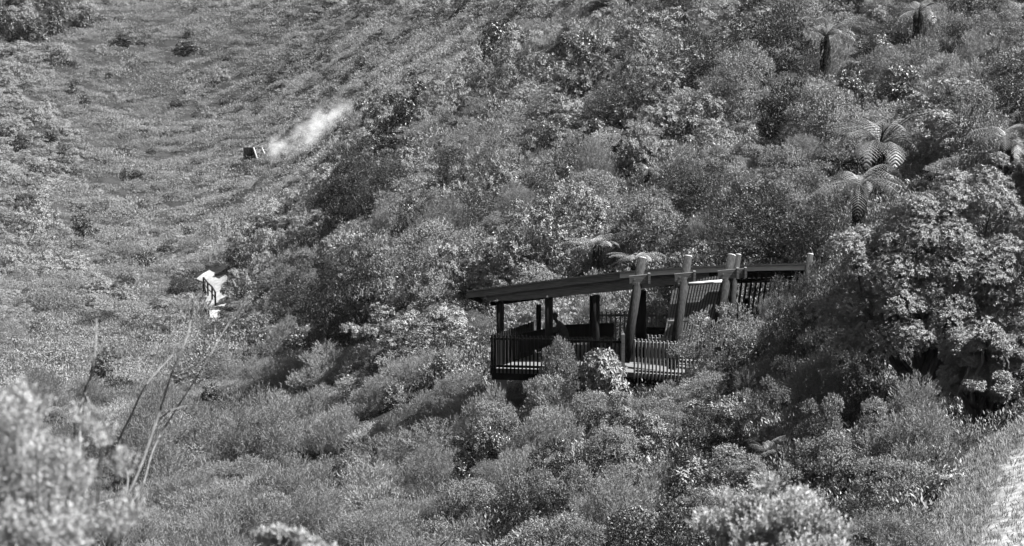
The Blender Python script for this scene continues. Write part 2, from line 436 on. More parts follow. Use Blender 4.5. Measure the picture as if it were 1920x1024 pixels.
def strip(name, line, hw, mt, lift=.05, taper=(1, 1, 1, 1)):
    P = []
    for i, p in enumerate(line):
        P.append(p[:2])
    P = np.array(P); s = np.concatenate([[0], np.cumsum(np.linalg.norm(np.diff(P, axis=0), axis=1))])
    tt = np.arange(0, s[-1], .5); X = np.interp(tt, s, P[:, 0]); Y = np.interp(tt, s, P[:, 1])
    C = np.stack([X, Y], 1); T = unit(np.gradient(C, axis=0)); Nn = np.stack([-T[:, 1], T[:, 0]], 1)
    V = []; us = np.linspace(-1, 1, 9)
    for u in us:
        q = C+Nn*(u*hw*np.interp(tt/tt[-1], [0, .3, .55, 1], taper)*(1+.12*np.sin(tt*1.3+u*3)))[:, None]
        base = ground(q[:, 0], q[:, 1]); cz = ground(C[:, 0], C[:, 1])
        z = base*.75+cz*.25+lift-.12*u*u; z = np.maximum(z, base+.01)
        V.append(np.stack([q[:, 0], q[:, 1], z], 1))
    V = np.stack(V, 1); n = len(tt)
    i, j = np.meshgrid(np.arange(n-1), np.arange(8), indexing='ij')
    Fq = np.stack([i*9+j, i*9+j+1, (i+1)*9+j+1, (i+1)*9+j], -1).reshape(-1, 4)
    if np.cross(V[0, 1]-V[0, 0], V[1, 0]-V[0, 0])[2] < 0: Fq = Fq[:, ::-1]
    me = mesh_np(name, V.reshape(-1, 3), Fq, [mt]); me.polygons.foreach_set('use_smooth', np.ones(len(me.polygons), bool))
    return obj(name, me, kind='structure')
strip('path', PATH, 1.2, M['path'], .12, (.6, 1.1, .6, .4))
strip('track', TRACK, 1.35, M['track'], .06)

# ------------------------------------------------------------------ mass scrub (uncountable): one mesh per belt
def scatter(n, pxr, dr):
    u = rng.random(n); px = rng.uniform(*pxr, n)
    D = np.sqrt(dr[0]**2+u*(dr[1]**2-dr[0]**2))
    x = (px-960)/F*D; y = D
    z = ground(x, y)
    qx, qy, qd = proj(np.stack([x, y, z], 1))
    return x, y, z, qx, qy
def tufts(name, label, pos, size, per, Lf, Wf, mt, tone, hfac=.8, up=.9, spread=1.0, cat='scrub', st=(1, 1)):
    n = len(pos)
    r = rng
    d = rvec(r, n*per); d[:, 2] = np.abs(d[:, 2])
    rr = r.uniform(.35, 1, (n*per, 1))
    P = np.repeat(pos, per, 0)+d*rr*np.repeat(size, per)[:, None]*np.array([st[0], st[1], hfac])
    Dr = unit(d*spread+np.array([0, 0, up])+rvec(r, n*per)*.8)
    Nr = unit(d+np.array([0, 0, .7])+rvec(r, n*per)*.6)
    s = np.repeat(size/size.mean(), per)*r.uniform(.6, 1.3, n*per)
    t = np.clip(np.repeat(tone, per)+r.uniform(-.25, .25, n*per), 0, 1)
    V, T, tn = leaves(P, Dr, Nr, Lf*s, Wf*s, tone=t)
    return obj(name, mesh_np(name, V, T, [mt], tn), label=label, cat=cat, kind='stuff')
def patch(x, y, lam, seed):
    rr = np.random.default_rng(seed); s = 0
    for k in range(6):
        th = rr.uniform(0, math.pi); l = lam*rr.uniform(.6, 1.6)
        s = s+np.sin(2*math.pi/l*(x*math.cos(th)+y*math.sin(th))+rr.uniform(0, 6.28))
    return s/6*1.6

# far slope
x, y, z, qx, qy = scatter(80000, (-120, 1300), (215, 420))
zn = zone(qx, qy); ok = ((zn == 'A') | (zn == 'C') | (zn == 'B')) & (qy < 620) & (qy > -90) & ~clear(x, y, .2)
ok &= patch(x*1.0, y*.5, 3.5, 3) > -9
x, y, z = x[ok], y[ok], z[ok]
sz = rng.uniform(.35, .8, len(x))*(1+.35*patch(x, y*.6, 9, 4))
tufts('scrub', 'even grey low scrub covering the far hillside behind the steam', np.stack([x, y, z-.05], 1), np.clip(sz, .25, 1.1), 32, .17, .065, M['scrub'], hfac=.55, up=.35, st=(1.7, .8), tone=
      np.clip(.45+.35*patch(x, y*.4, 14, 8)+rng.normal(0, .12, len(x)), 0, 1))
print('far tufts', len(x))
# valley and lower left slope
x, y, z, qx, qy = scatter(26000, (-160, 1250), (44, 232))
zn = zone(qx, qy); ok = ((zn == 'D') | (zn == 'C') | (zn == 'A')) & ~clear(x, y, .2)
ok &= patch(x, y*.7, 5, 13) > -1.3
x, y, z = x[ok], y[ok], z[ok]
sz = rng.uniform(.35, .75, len(x))*(1+.3*patch(x, y*.6, 6, 14))
near = np.hypot(x, y) < 130
for nm, lb, k, per, L, Wd in (('scrub', 'soft grey feathery scrub filling the lower left slope', near, 120, .11, .014), ('scrub', 'soft low scrub filling the valley floor around the pale path', ~near, 60, .18, .032)):
    tufts(nm, lb, np.stack([x[k], y[k], z[k]-.05], 1), np.clip(sz[k], .3, 1.2), per, L, Wd, M['scrub'], tone=
          np.clip(.5+.35*patch(x[k], y[k]*.5, 9, 18)+rng.normal(0, .12, k.sum()), 0, 1), up=.8)
    print('valley tufts', k.sum())
# undergrowth beneath the thicket
x, y, z, qx, qy = [np.concatenate(q) for q in zip(scatter(26000, (350, 2120), (36, 130)), scatter(9000, (350, 2120), (130, 230)))]
zn = zone(qx, qy); ok = np.isin(zn, ['E', 'F', 'G']) & ~clear(x, y, .1)
x, y, z = x[ok], y[ok], z[ok]
tufts('undergrowth', 'mixed leafy undergrowth between the shrubs of the right hand slope', np.stack([x, y, z], 1), rng.uniform(.25, .6, len(x)), 42, .085, .034, M['small'],
      np.clip(.35+.3*patch(x, y, 7, 28)+rng.normal(0, .12, len(x)), 0, 1), cat='undergrowth')
print('undergrowth', len(x))
# dry grass beside the track at the lower right
x, y, z, qx, qy = scatter(60000, (1760, 2140), (34, 52))
dd = dist_line(x, y, TRACK); ok = (dd < 1.75) & (rng.random(len(x)) < np.clip(.03+.5*(dd-.6+.25*patch(x, y, 1.5, 77)), .04, 1))
x, y, z = x[ok], y[ok], z[ok]
tufts('grass', 'dry pale grass growing on and beside the track at the lower right', np.stack([x, y, np.where(dist_line(x, y, TRACK) < 1.7, z+.13, z+.02)], 1), rng.uniform(.03, .10, len(x)), 14, .075, .010, M['grass'],
      np.clip(.5+rng.normal(0, .2, len(x)), 0, 1), up=1.5, cat='grass')

# ------------------------------------------------------------------ plants
NAMES = {'broad': ('broadleaf_shrub', 'shrub'), 'broad_dark': ('broadleaf_shrub', 'shrub'), 'broad_big': ('broadleaf_shrub', 'shrub'),
         'small': ('small_leaved_shrub', 'shrub'), 'small_dark': ('small_leaved_shrub', 'shrub'), 'feather': ('feathery_shrub', 'shrub'),
         'feather_pale': ('feathery_shrub', 'shrub'), 'far_broad': ('distant_shrub', 'shrub'), 'tall': ('small_tree', 'tree'), 'tall_dark': ('small_tree', 'tree'), 'tall_broad': ('small_tree', 'tree'), 'far_dark': ('distant_shrub', 'shrub'), 'far_feather': ('distant_feathery_shrub', 'shrub')}
COUNT = {}; PLACED = []
def plant(kind, p, r, hs=1.0, label=None, group=None, parts=True, name=None, cat=None, var=None):
    nm, ct = NAMES[kind]
    COUNT[nm] = COUNT.get(nm, 0)+1
    cm, sm = plant_meshes(kind, int(rng.integers(0, 6)) if var is None else var)
    sc = (r, r, r*hs); rz = rng.uniform(0, 6.28)
    if parts:
        e = obj(name or nm, None, label=label, cat=cat or ct, group=group, loc=p); e.empty_display_size = .2
        e.rotation_euler = (rng.uniform(-.08, .08), rng.uniform(-.08, .08), rz); e.scale = sc
        obj('foliage', cm, e); obj('stem', sm, e)
    else:
        e = obj(name or nm, cm, label=label, cat=cat or ct, group=group, loc=p); e.rotation_euler = (0, 0, rz); e.scale = sc
    PLACED.append((p[0], p[1], r))
    return e
def at_px(kind, cx, base, rpx, label, hs=1.0, **kw):
    """a shrub whose foot is seen at (cx, base) and whose crown is rpx photo pixels in radius"""
    if isinstance(base, tuple):                 # (top pixel, depth): stands in front of something, so its distance is given
        top, D = base; r = rpx/F*D; t = W(cx, top, D); p = np.array([t[0], t[1], float(ground(t[0], t[1]))])
        return plant(kind, p-np.array([0, 0, .1*r]), r, (t[2]-p[2]+.1*r)/(r*SPEC[kind]['h']), label, **kw)
    p = hit(cx, base); D = p@FW; r = rpx/F*D
    p = p+np.array([0, 0, -.1*r])
    return plant(kind, p, r, hs, label, **kw)

HAND = [
 # kind, cx, base y, radius px, height factor, label
 ('small', 1056, (630, 68.4), 48, 1, 'bright bushy shrub against the left picket railing of the shelter'),
 ('feather', 862, 742, 42, .9, 'feathery grey shrub a little left of the deck corner'),
 ('feather', 905, 752, 36, .7, 'feathery grey shrub touching the left deck corner'),
 ('feather', 950, 775, 40, .7, 'feathery grey shrub in the shade below the deck corner'),
 ('feather_pale', 868, 800, 44, .8, 'pale plume-like shrub further below the deck corner'),
 ('feather', 925, 812, 42, .8, 'feathery grey shrub lowest of those below the deck corner'),
 ('feather', 815, 775, 42, .8, 'feathery grey shrub between the deck corner and the small dark scrub shrub'),
 ('small', 1020, (700, 67.2), 50, 1, 'pale shrub just below the deck at the left picket railing'),
 ('broad_big', 1134, (658, 67.2), 54, 1, 'large-leaved glossy shrub in front of the railing left of the first leaning pole'),
 ('tall', 1350, (562, 67.4), 92, 1, 'big bright shrub covering the foot of the slatted wall'),
 ('small', 1425, (592, 68.2), 56, 1, 'bright leafy shrub in front of the slatted wall beside the big dark tree'),
 ('feather', 1470, (540, 69.2), 46, 1, 'feathery grey shrub rising to the rail at the right end of the shelter'),
 ('tall', 1345, (690, 64), 86, 1, 'rounded dense shrub below the big shrub at the slatted wall'),
 ('feather_pale', 1262, (718, 66.5), 36, 1, 'upright feathery shrub beneath the bright picket railing'),
 ('small_dark', 1290, 925, 72, 1.1, 'dark rounded shrub at the bottom below the shelter'),
 ('small', 1530, (660, 55), 62, 1, 'shrub lit against the black hollow under the big tree'),
 ('small', 1668, (815, 47), 42, 1, 'small bright shrub at the mouth of the dark hollow'),
 ('small', 1560, 930, 78, 1.15, 'wide bright shrub at the lower right below the dark hollow'),
 ('small', 1675, 950, 66, 1.0, 'bright shrub at the lower right beside the grassy bank'),
 ('small', 1480, 990, 80, 1.0, 'bright small-leaved shrub behind the blurred bush at the lower right'),
 ('small_dark', 1640, 1010, 60, 1.0, 'darker shrub at the bottom edge left of the track'),
 ('broad_dark', 905, 900, 58, 1.35, 'dark broadleaf shrub standing alone below the left end of the shelter'),
 ('broad', 1108, (742, 64.5), 44, 1, 'pale rosette-leaved shrub below the large-leaved shrub at the deck'),
 ('small_dark', 1050, 960, 74, 1.25, 'large dark shrub with a black hollow at the bottom centre'),
 ('small', 880, 985, 60, 1.1, 'mid grey shrub at the bottom left of the dark hollow shrub'),
 ('small', 1180, 960, 72, .95, 'pale fine shrub at the bottom right of the dark hollow shrub'),
 ('feather_pale', 700, 960, 70, .9, 'soft pale feathery shrub at the bottom centre left'),
 ('broad_dark', 832, 720, 32, 1.4, 'dark broadleaf shrub left of the deck corner'),
 ('broad_dark', 738, 768, 26, 1.1, 'small dark shrub among soft scrub left of the shelter'),
 ('broad_dark', 745, 665, 30, 1.2, 'dark shrub on the slope between path and shelter'),
 ('broad_dark', 398, 752, 25, 1.2, 'small dark rosette shrub alone on the lower left scrub'),
 ('broad_dark', 368, 838, 30, 1.5, 'dark glossy shrub behind the bare branches'),
 ('broad_dark', 506, 748, 17, 1.1, 'smallest dark rosette shrub on the lower left scrub'),
 ('broad_dark', 505, 690, 44, 1.2, 'dark shrub clump right of the pale path'),
 ('broad_dark', 575, 665, 44, 1.2, 'dark shrub clump second from the pale path'),
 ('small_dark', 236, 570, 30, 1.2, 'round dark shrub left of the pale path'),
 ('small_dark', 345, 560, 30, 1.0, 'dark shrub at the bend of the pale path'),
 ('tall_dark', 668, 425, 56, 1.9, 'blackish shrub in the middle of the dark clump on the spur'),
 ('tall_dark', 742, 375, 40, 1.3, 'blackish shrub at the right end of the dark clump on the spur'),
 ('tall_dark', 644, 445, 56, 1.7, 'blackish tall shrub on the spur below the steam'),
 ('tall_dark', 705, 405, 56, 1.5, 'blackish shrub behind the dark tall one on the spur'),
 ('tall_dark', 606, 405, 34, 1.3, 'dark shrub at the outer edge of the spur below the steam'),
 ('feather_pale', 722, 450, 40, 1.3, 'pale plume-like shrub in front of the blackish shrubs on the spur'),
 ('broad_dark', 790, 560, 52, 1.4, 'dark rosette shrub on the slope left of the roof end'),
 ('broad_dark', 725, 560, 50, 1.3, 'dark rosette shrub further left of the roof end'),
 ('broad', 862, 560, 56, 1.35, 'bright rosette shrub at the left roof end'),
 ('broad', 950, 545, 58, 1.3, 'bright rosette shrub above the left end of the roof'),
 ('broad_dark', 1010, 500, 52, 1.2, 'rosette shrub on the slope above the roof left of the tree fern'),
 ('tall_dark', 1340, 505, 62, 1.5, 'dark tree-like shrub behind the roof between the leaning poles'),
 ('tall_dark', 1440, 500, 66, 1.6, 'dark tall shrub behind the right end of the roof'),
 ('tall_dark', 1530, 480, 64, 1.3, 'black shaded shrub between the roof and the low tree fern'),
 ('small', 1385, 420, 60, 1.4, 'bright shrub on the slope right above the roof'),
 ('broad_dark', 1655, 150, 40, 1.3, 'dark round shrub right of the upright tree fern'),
 ('small_dark', 1215, 270, 28, 1.5, 'narrow dark shrub on the upper slope above the kink in the roof'),
 ('feather', 1140, 150, 26, 1.0, 'smooth grey dome-shaped shrub on the upper ridge'),
 ('feather', 1030, 160, 26, 1.0, 'smooth grey dome-shaped shrub further left on the ridge'),
 ('broad', 1120, 220, 40, 1.2, 'bright dome-shaped shrub on the ridge with a dark underside'),
 ('far_dark', 60, 75, 26, 1.5, 'dark tree-like shrub in the upper left corner'),
 ('far_dark', 18, 72, 24, 1.4, 'dark shrub at the very top left edge'),
 ('far_dark', 105, 70, 22, 1.3, 'dark shrub right of those in the upper left corner'),
 ('far_dark', 133, 172, 14, .9, 'small dark bush alone near the left of the far hillside'),
 ('far_dark', 232, 78, 20, .7, 'dark low bush near the top left of the far hillside'),
 ('far_dark', 350, 92, 24, .6, 'dark low bush at the left end of the bank near the top'),
 ('far_dark', 710, 72, 18, .7, 'dark low bush right of centre near the top of the far hillside'),
 ('far_dark', 155, 440, 26, 1.1, 'dark bush on the left above the valley floor'),
 ('far_dark', 120, 330, 24, 1.0, 'dark bush among pale ones at the left edge'),
 ('far_dark', 95, 270, 18, 1.0, 'dark bush higher up among pale ones at the left edge'),
]
for k, cx, by, rp, hs, lb in HAND:
    if k.startswith('far'): at_px(k, cx, by, rp, lb, hs, parts=False)
    else: at_px(k, cx, by, rp, lb, hs)

# ------------------------------------------------------------------ tree ferns
def frond_arrays(r, L, az, el0, droop, tone):
    """one frond: rachis arching out, pinnae pairs each made of a comb of small leaflets"""
    n = 20; s = np.linspace(0, 1, n)
    ang = el0-droop*s**1.3+.12*np.sin(s*5+az)
    st = L/(n-1); hx = np.concatenate([[0], np.cumsum(np.cos(ang[:-1])*st)]); hz = np.concatenate([[0], np.cumsum(np.sin(ang[:-1])*st)])
    side_b = r.uniform(-.28, .28)
    dirh = np.array([math.cos(az), math.sin(az), 0]); sdv = np.array([-math.sin(az), math.cos(az), 0])
    C = dirh*hx[:, None]+np.array([0, 0, 1])*hz[:, None]+sdv*(side_b*L*s**2)[:, None]
    T = unit(np.gradient(C, axis=0)); Nn = unit(np.cross(T, sdv)*-1); Nn = np.where(Nn[:, 2:3] < 0, -Nn, Nn)
    k = np.arange(3, n)
    pl = L*.20*np.sin(np.clip((s[k]*1.02), 0, 1)**.75*math.pi)**.7*r.uniform(.78, 1.1, len(k))+.02
    Ps, Ds, Ns = [], [], []; Lf = []; Wf = []
    for sg in (-1, 1):
        D0 = unit(sdv*sg+T[k]*.38-Nn[k]*.30)
        m = 9; u = (np.arange(m)+.3)/m
        base = C[k][:, None, :]+D0[:, None, :]*(u[None, :, None]*pl[:, None, None])-np.array([0, 0, 1])*((u**2)[None, :, None]*pl[:, None, None]*.30)
        for s2 in (-1, 1):
            dd = unit(D0*.35+T[k]*s2)
            Ps.append(base.reshape(-1, 3)); Ds.append(np.broadcast_to(dd[:, None, :], base.shape).reshape(-1, 3)); Ns.append(np.broadcast_to(Nn[k][:, None, :], base.shape).reshape(-1, 3))
            Lf.append((L*.0165*(1-u*.7)[None, :]*np.ones((len(k), 1))).ravel()); Wf.append((pl[:, None]/m*1.1*np.ones((1, m))).ravel())
    P = np.concatenate(Ps); V, F3, tn = leaves(P, np.concatenate(Ds), np.concatenate(Ns), np.concatenate(Lf), np.concatenate(Wf), .1,
                                           np.clip(tone+r.uniform(-.12, .12, len(P)), 0, 1))
    return V, F3, tn, C
FERN = {}
def fern_mesh(var, n, L, droop, el=(.35, 1.0), sector=None, mk='fern'):
    r = np.random.default_rng(900+var); Vs, Fs, Ts, o = [], [], [], 0; mb = MB()
    for i in range(n):
        az = i*2.399+r.uniform(-.25, .25) if sector is None else r.uniform(*sector)
        e = r.uniform(*el)
        V, F3, t, C = frond_arrays(r, L*r.uniform(.6, 1.15), az, e, droop*r.uniform(.7, 1.2), r.uniform(.0, .9))
        Vs.append(V); Fs.append(F3+o); Ts.append(t); o += len(V)
        mb.tube([C[j] for j in range(0, len(C), 5)], [.018*L/2*(1-j/30) for j in range(0, len(C), 5)], 4)
    return mesh_np('frond_crown', np.concatenate(Vs), np.concatenate(Fs), [M[mk]], np.concatenate(Ts)), mb.mesh('frond_stalks', M['bark'])
def tree_fern(cx, cy, D, rpx, hgt, label, var, n=17, droop=1.5, el=(.3, 1.05), tilt=(0, 0)):
    """crown centre seen at (cx, cy), depth D; trunk goes down to the ground"""
    c = W(cx, cy, D); g = float(ground(c[0], c[1])); L = rpx/F*D*1.15
    h = max(c[2]-g, .5)
    n += 5; L *= 1.15; ts = min(1, L/2.2)
    e = obj('tree_fern', None, label=label, cat='tree fern', group='tree ferns on the right slope', loc=(c[0], c[1], g-.2)); e.empty_display_size = .2
    cr, stalks = fern_mesh(var, n, L, droop, el, mk='fern_pale' if var in (7, 8) else 'fern')
    a = obj('crown', cr, e, loc=(0, 0, h+.2)); a.rotation_euler = (tilt[0], tilt[1], 0)
    b = obj('stalks', stalks, e, loc=(0, 0, h+.2)); b.rotation_euler = a.rotation_euler
    mb = MB(); r = np.random.default_rng(var); pts = []; rad = []
    for i in range(7):
        t = i/6; pts.append(np.array([math.sin(t*2)*.06, math.cos(t*2.4)*.05-.05, t*(h+.2)])); rad.append(ts*(.17-.03*t if i < 6 else .09))
    mb.tube(pts, rad, 10)
    for i in range(90):                                       # old frond bases and dead skirt hanging on the trunk
        t = r.uniform(.25, 1); th = r.uniform(0, 6.28); p = np.array([math.cos(th)*.14*ts, math.sin(th)*.14*ts, t*(h+.2)])
        mb.tube([p, p+np.array([math.cos(th)*.10, math.sin(th)*.10, -.16]), p+np.array([math.cos(th)*.09, math.sin(th)*.09, -.42])], [.022, .016, .006], 4)
    obj('trunk', mb.mesh('fern_trunk', M['fern_trunk']), e)
    PLACED.append((c[0], c[1], 2.3)); PLACED.append((c[0]-.3, c[1]-1.9, 2.0)); PLACED.append((c[0]-.3, c[1]-4.0, .6)); return e
def gd(cx, by):
    p = hit(cx, by); return p@FW
tree_fern(1548, 68, gd(1548, 150), 82, 0, 'upright tree fern with a thick dark trunk near the top of the right slope', 1, 18, 1.35, (.3, .95))
tree_fern(1650, 270, gd(1650, 370), 122, 0, 'largest tree fern with wide fronds in the middle of the right slope', 2, 19, 1.5, (.25, 1.0))
tree_fern(1612, 345, gd(1612, 425), 92, 0, 'tree fern with striped fronds hanging just above the big dark tree', 3, 15, 1.7, (.15, .8))
tree_fern(1722, 22, gd(1722, 95), 60, 0, 'shaded tree fern in a dark hollow at the top right', 4, 13, 1.5, (.2, .9))
tree_fern(1915, 25, gd(1915, 95), 66, 0, 'tree fern cut off by the top right corner', 5, 14, 1.4, (.3, 1.0))
tree_fern(1888, 262, gd(1888, 350), 84, 0, 'tree fern at the right edge above the big tree', 6, 15, 1.5, (.2, .8))
tree_fern(1121, 458, gd(1121, 520), 52, 0, 'small tree fern just above the shelter roof', 7, 18, 1.0, (.2, .7))
tree_fern(1192, 488, gd(1192, 530), 50, 0, 'low tree fern behind the roof right of the small one', 8, 13, 1.5, (.2, .9))
tree_fern(1400, 240, gd(1400, 262), 34, 0, 'little tree fern half hidden on the upper slope', 9, 10, 1.5, (.2, .9))
tree_fern(1215, 325, gd(1215, 350), 30, 0, 'little tree fern half hidden above the kink of the roof', 10, 10, 1.5, (.2, .9))
def ground_fern(cx, by, rpx, label, var):
    p = hit(cx, by); D = p@FW; L = rpx/F*D*1.15
    cr, st = fern_mesh(var, 14, L, 1.2, (.3, 1.1))
    e = obj('fern', None, label=label, cat='fern', group='ground ferns', loc=(p[0], p[1], p[2]+.5)); obj('crown', cr, e); obj('stalks', st, e)
ground_fern(1440, 895, 46, 'bracken fern in the sunlit clump right of the dark rounded shrub', 21)
ground_fern(1400, 930, 46, 'bracken fern below the other in the sunlit clump', 22)
ground_fern(1485, 930, 40, 'bracken fern nearest the blurred bush at the lower right', 23)

# ------------------------------------------------------------------ the big trees at the right
def big_tree(name, label, cx, cyc, D, rw, rh, seed, nl=70, rl=.95, matk='tree', lean=0, per=360):
    r = np.random.default_rng(seed); c0 = W(cx, cyc, D); g = float(ground(c0[0], c0[1])); sc = D/F
    RX, RZ = rw*sc, rh*sc
    e = obj(name, None, label=label, cat='tree', loc=(c0[0], c0[1], g-.2)); cz = c0[2]-g+.2
    cs = []
    while len(cs) < nl:
        d = rvec(r, 1)[0]
        if d[2] < -.9 or (d[2] < -.55 and d[0] < .1 and seed == 3): continue
        s = r.uniform(.72, 1.0)*(1+.14*math.sin(3*math.atan2(d[1], d[0])+seed)+.1*math.sin(5*d[2]*2+seed))
        cs.append([d[0]*RX*s+lean*d[2]*RX, d[1]*RX*.75*s, cz+d[2]*RZ*s])
    for _ in range(nl//2):                                    # limbs and leaves inside the crown
        d = rvec(r, 1)[0]; s = r.uniform(.2, .62)
        if d[2] < -.3 and d[0] < .3: continue
        cs.append([d[0]*RX*s, d[1]*RX*.75*s, cz+d[2]*RZ*s])
    cs = np.array(cs); cs = cs[cs[:, 2] > .7]; rad = rl*RX*r.uniform(.12, .22, len(cs))
    P, N, lt = shell(r, cs, rad, per, .75, .2)
    V, T, tn = rosettes(r, P, N, lt, 8, .060, .021, .8, .2)
    obj('crown', mesh_np('tree_crown', V, T, [M[matk]], tn), e)
    mb = MB()
    for i in range(26):
        q = cs[int(r.integers(0, len(cs)))]; a = np.array([r.uniform(-.5, .5)*RX*.6, r.uniform(-.4, .2)*RX*.5, 0]); m = a*.55+q*.45+r.normal(size=3)*.15; m[2] = q[2]*.5
        mb.tube([a, (a+m)/2+r.normal(size=3)*.06, m, (m+q)/2+r.normal(size=3)*.1, q], [.09, .075, .055, .035, .012], 6)
    obj('trunk', mb.mesh('tree_trunk', M['bark']), e)
    print(name, len(V)//4, 'leaves'); return e
big_tree('broadleaf_tree', 'biggest dense tree with a black shaded hollow below its left side', 1768, 560, 53.0, 205, 215, 3, 260, .95, lean=.12)
big_tree('broadleaf_tree', 'leafy tree crown cut off by the right edge above the big tree', 1925, 400, 60, 95, 110, 5, 90, 1.0)
big_tree('broadleaf_tree', 'lower leafy tree at the right edge beneath the big crown', 1850, 715, 49, 95, 110, 7, 90, 1.0)

for i_, (a_, b_, c_) in enumerate(((1500, 470, 60), (1560, 500, 59.5), (1620, 520, 59), (1680, 520, 58.5), (1530, 600, 57.5), (1600, 620, 57), (1740, 560, 58), (1830, 560, 57), (1610, 690, 52.5), (1690, 720, 51.5), (1760, 740, 51))):  # dark shrubs added to blacken the shaded hollow
    at_px('tall_dark', a_, (b_, c_), 62 if i_ < 8 else 46, ('leftmost', 'second', 'third', 'fourth', 'fifth', 'sixth', 'seventh', 'rightmost', 'left front', 'middle front', 'right front')[i_]+' one of the added shade-dark shrubs in the hollow around the big tree trunks', 1)
MIX = {
 'B': (('far_broad', .8), ('far_dark', .2)), 'T': (('far_dark', .7), ('far_broad', .3)),
 'A': (('far_dark', .3), ('feather', .6), ('far_broad', .1)),
 'C': (('feather', .72), ('small', .1), ('small_dark', .08), ('broad', .1)),
 'D': (('feather', .6), ('feather_pale', .2), ('small', .12), ('small_dark', .03), ('broad_dark', .05)),
 'E': (('broad', .36), ('small', .26), ('feather', .10), ('feather_pale', .06), ('broad_dark', .11), ('small_dark', .11)),
 'F': (('small', .52), ('broad', .16), ('feather_pale', .08), ('small_dark', .14), ('feather', .04), ('broad_dark', .06)),
 'G': (('small', .4), ('feather', .25), ('broad', .1), ('small_dark', .12), ('feather_pale', .13)),
}
SIZE = {'A': (.6, 1.3), 'B': (.8, 1.8), 'T': (1.4, 2.4), 'C': (.9, 1.9), 'D': (.7, 1.7), 'E': (.8, 2.1), 'F': (.8, 2.6), 'G': (.55, 1.2)}
DENS = {'A': .22, 'B': .8, 'T': 1, 'C': .8, 'D': .75, 'E': 1, 'F': 1, 'G': 1}
ZTXT = {'A': 'scattered on the far hillside', 'B': 'in the thicket at the left and top edges of the far hillside', 'T': 'in the upper left corner of the hillside',
        'C': 'on the valley floor at the left', 'D': 'on the lower left slope', 'E': 'in the thicket on the middle slope left of and above the shelter',
        'F': 'in the dense bush on the steep right slope', 'G': 'in the thicket below the shelter'}
KTXT = {'broad': 'rosette-leaved pale shrub', 'broad_dark': 'rosette-leaved dark shrub', 'small': 'bright small-leaved shrub', 'small_dark': 'dark small-leaved shrub',
        'feather': 'grey feathery shrub', 'feather_pale': 'pale plume-like shrub', 'far_broad': 'pale clumped bush', 'far_dark': 'dark clumped bush', 'far_feather': 'soft grey bush', 'tall': 'round-crowned bright small tree', 'tall_dark': 'round-crowned dark small tree', 'tall_broad': 'rosette-leaved small tree'}
LIM = 285
HOLLOW = [W(1460, 700, 58)[:2], W(1930, 700, 57)[:2], W(1960, 700, 49.5)[:2], W(1480, 700, 51)[:2]]
HOLLOW = [(float(a), float(b)) for a, b in HOLLOW]
BOX = [(1548, 75, 85, 1548, 150), (1650, 270, 110, 1650, 370), (1612, 350, 90, 1612, 425), (1722, 30, 60, 1722, 95), (1888, 270, 70, 1888, 350), (1121, 475, 58, 1121, 520), (1192, 490, 40, 1192, 530), (655, 365, 70, 655, 440), (470, 290, 40, 470, 302), (545, 280, 60, 545, 292), (400, 540, 32, 400, 566), (1400, 240, 26, 1400, 262), (1215, 325, 24, 1215, 350)]
BOX = [(a, b, r, float(hit(c, d)@FW)) for a, b, r, c, d in BOX if (a, b) != (1722, 30)]+[(1130, 690, 60, 66.4), (1235, 690, 62, 68), (960, 690, 60, 69.6), (1060, 650, 50, 67.5)]
def blocks(x, y, z, r, h):
    t = proj(np.array([x, y, z+h])); b = proj(np.array([x, y, z])); rp = r*F/t[2]
    for (cx, cy, rr, D) in BOX:
        if b[2] < D-.5 and abs(t[0]-cx) < rr*.85+rp*.8 and t[1] < cy+rr*.45 and b[1] > cy-rr*.3: return True
    return False
def merge_extra(ex, name, label, cat='bushes'):
    if not ex: return
    Vs, Ts, Tn, n = [], [], [], 0; mats = []
    mi = []
    for k, x, y, z, r, hs in ex:
        if k in ('small', 'small_dark', 'tall', 'tall_dark', 'feather', 'feather_pale', 'broad', 'broad_dark', 'tall_broad'): k = 'lite_dark' if 'dark' in k else 'lite_broad' if 'broad' in k else 'lite'
        if k.startswith('far'): k = 'lite'+k
        cm, _ = plant_meshes(k, int(rng.integers(0, 5)))
        v = np.zeros(len(cm.vertices)*3, np.float32); cm.vertices.foreach_get('co', v); v = v.reshape(-1, 3)
        t = np.zeros(len(cm.loops), np.int32); cm.loops.foreach_get('vertex_index', t); t = t.reshape(-1, 3)
        tn = np.zeros(len(v), np.float32); cm.attributes['tone'].data.foreach_get('value', tn)
        a = rng.uniform(0, 6.28); c_, s_ = math.cos(a), math.sin(a)
        v = np.stack([(v[:, 0]*c_-v[:, 1]*s_)*r+x, (v[:, 0]*s_+v[:, 1]*c_)*r+y, v[:, 2]*r*hs+z-.1*r], 1)
        m = cm.materials[0]
        if m not in mats: mats.append(m)
        Vs.append(v); Ts.append(t+n); Tn.append(tn); mi.append(np.full(len(t), mats.index(m))); n += len(v)
    obj(name, mesh_np(name, np.concatenate(Vs), np.concatenate(Ts), mats, np.concatenate(Tn), np.concatenate(mi)), label=label, cat=cat, kind='stuff')
FILL = []
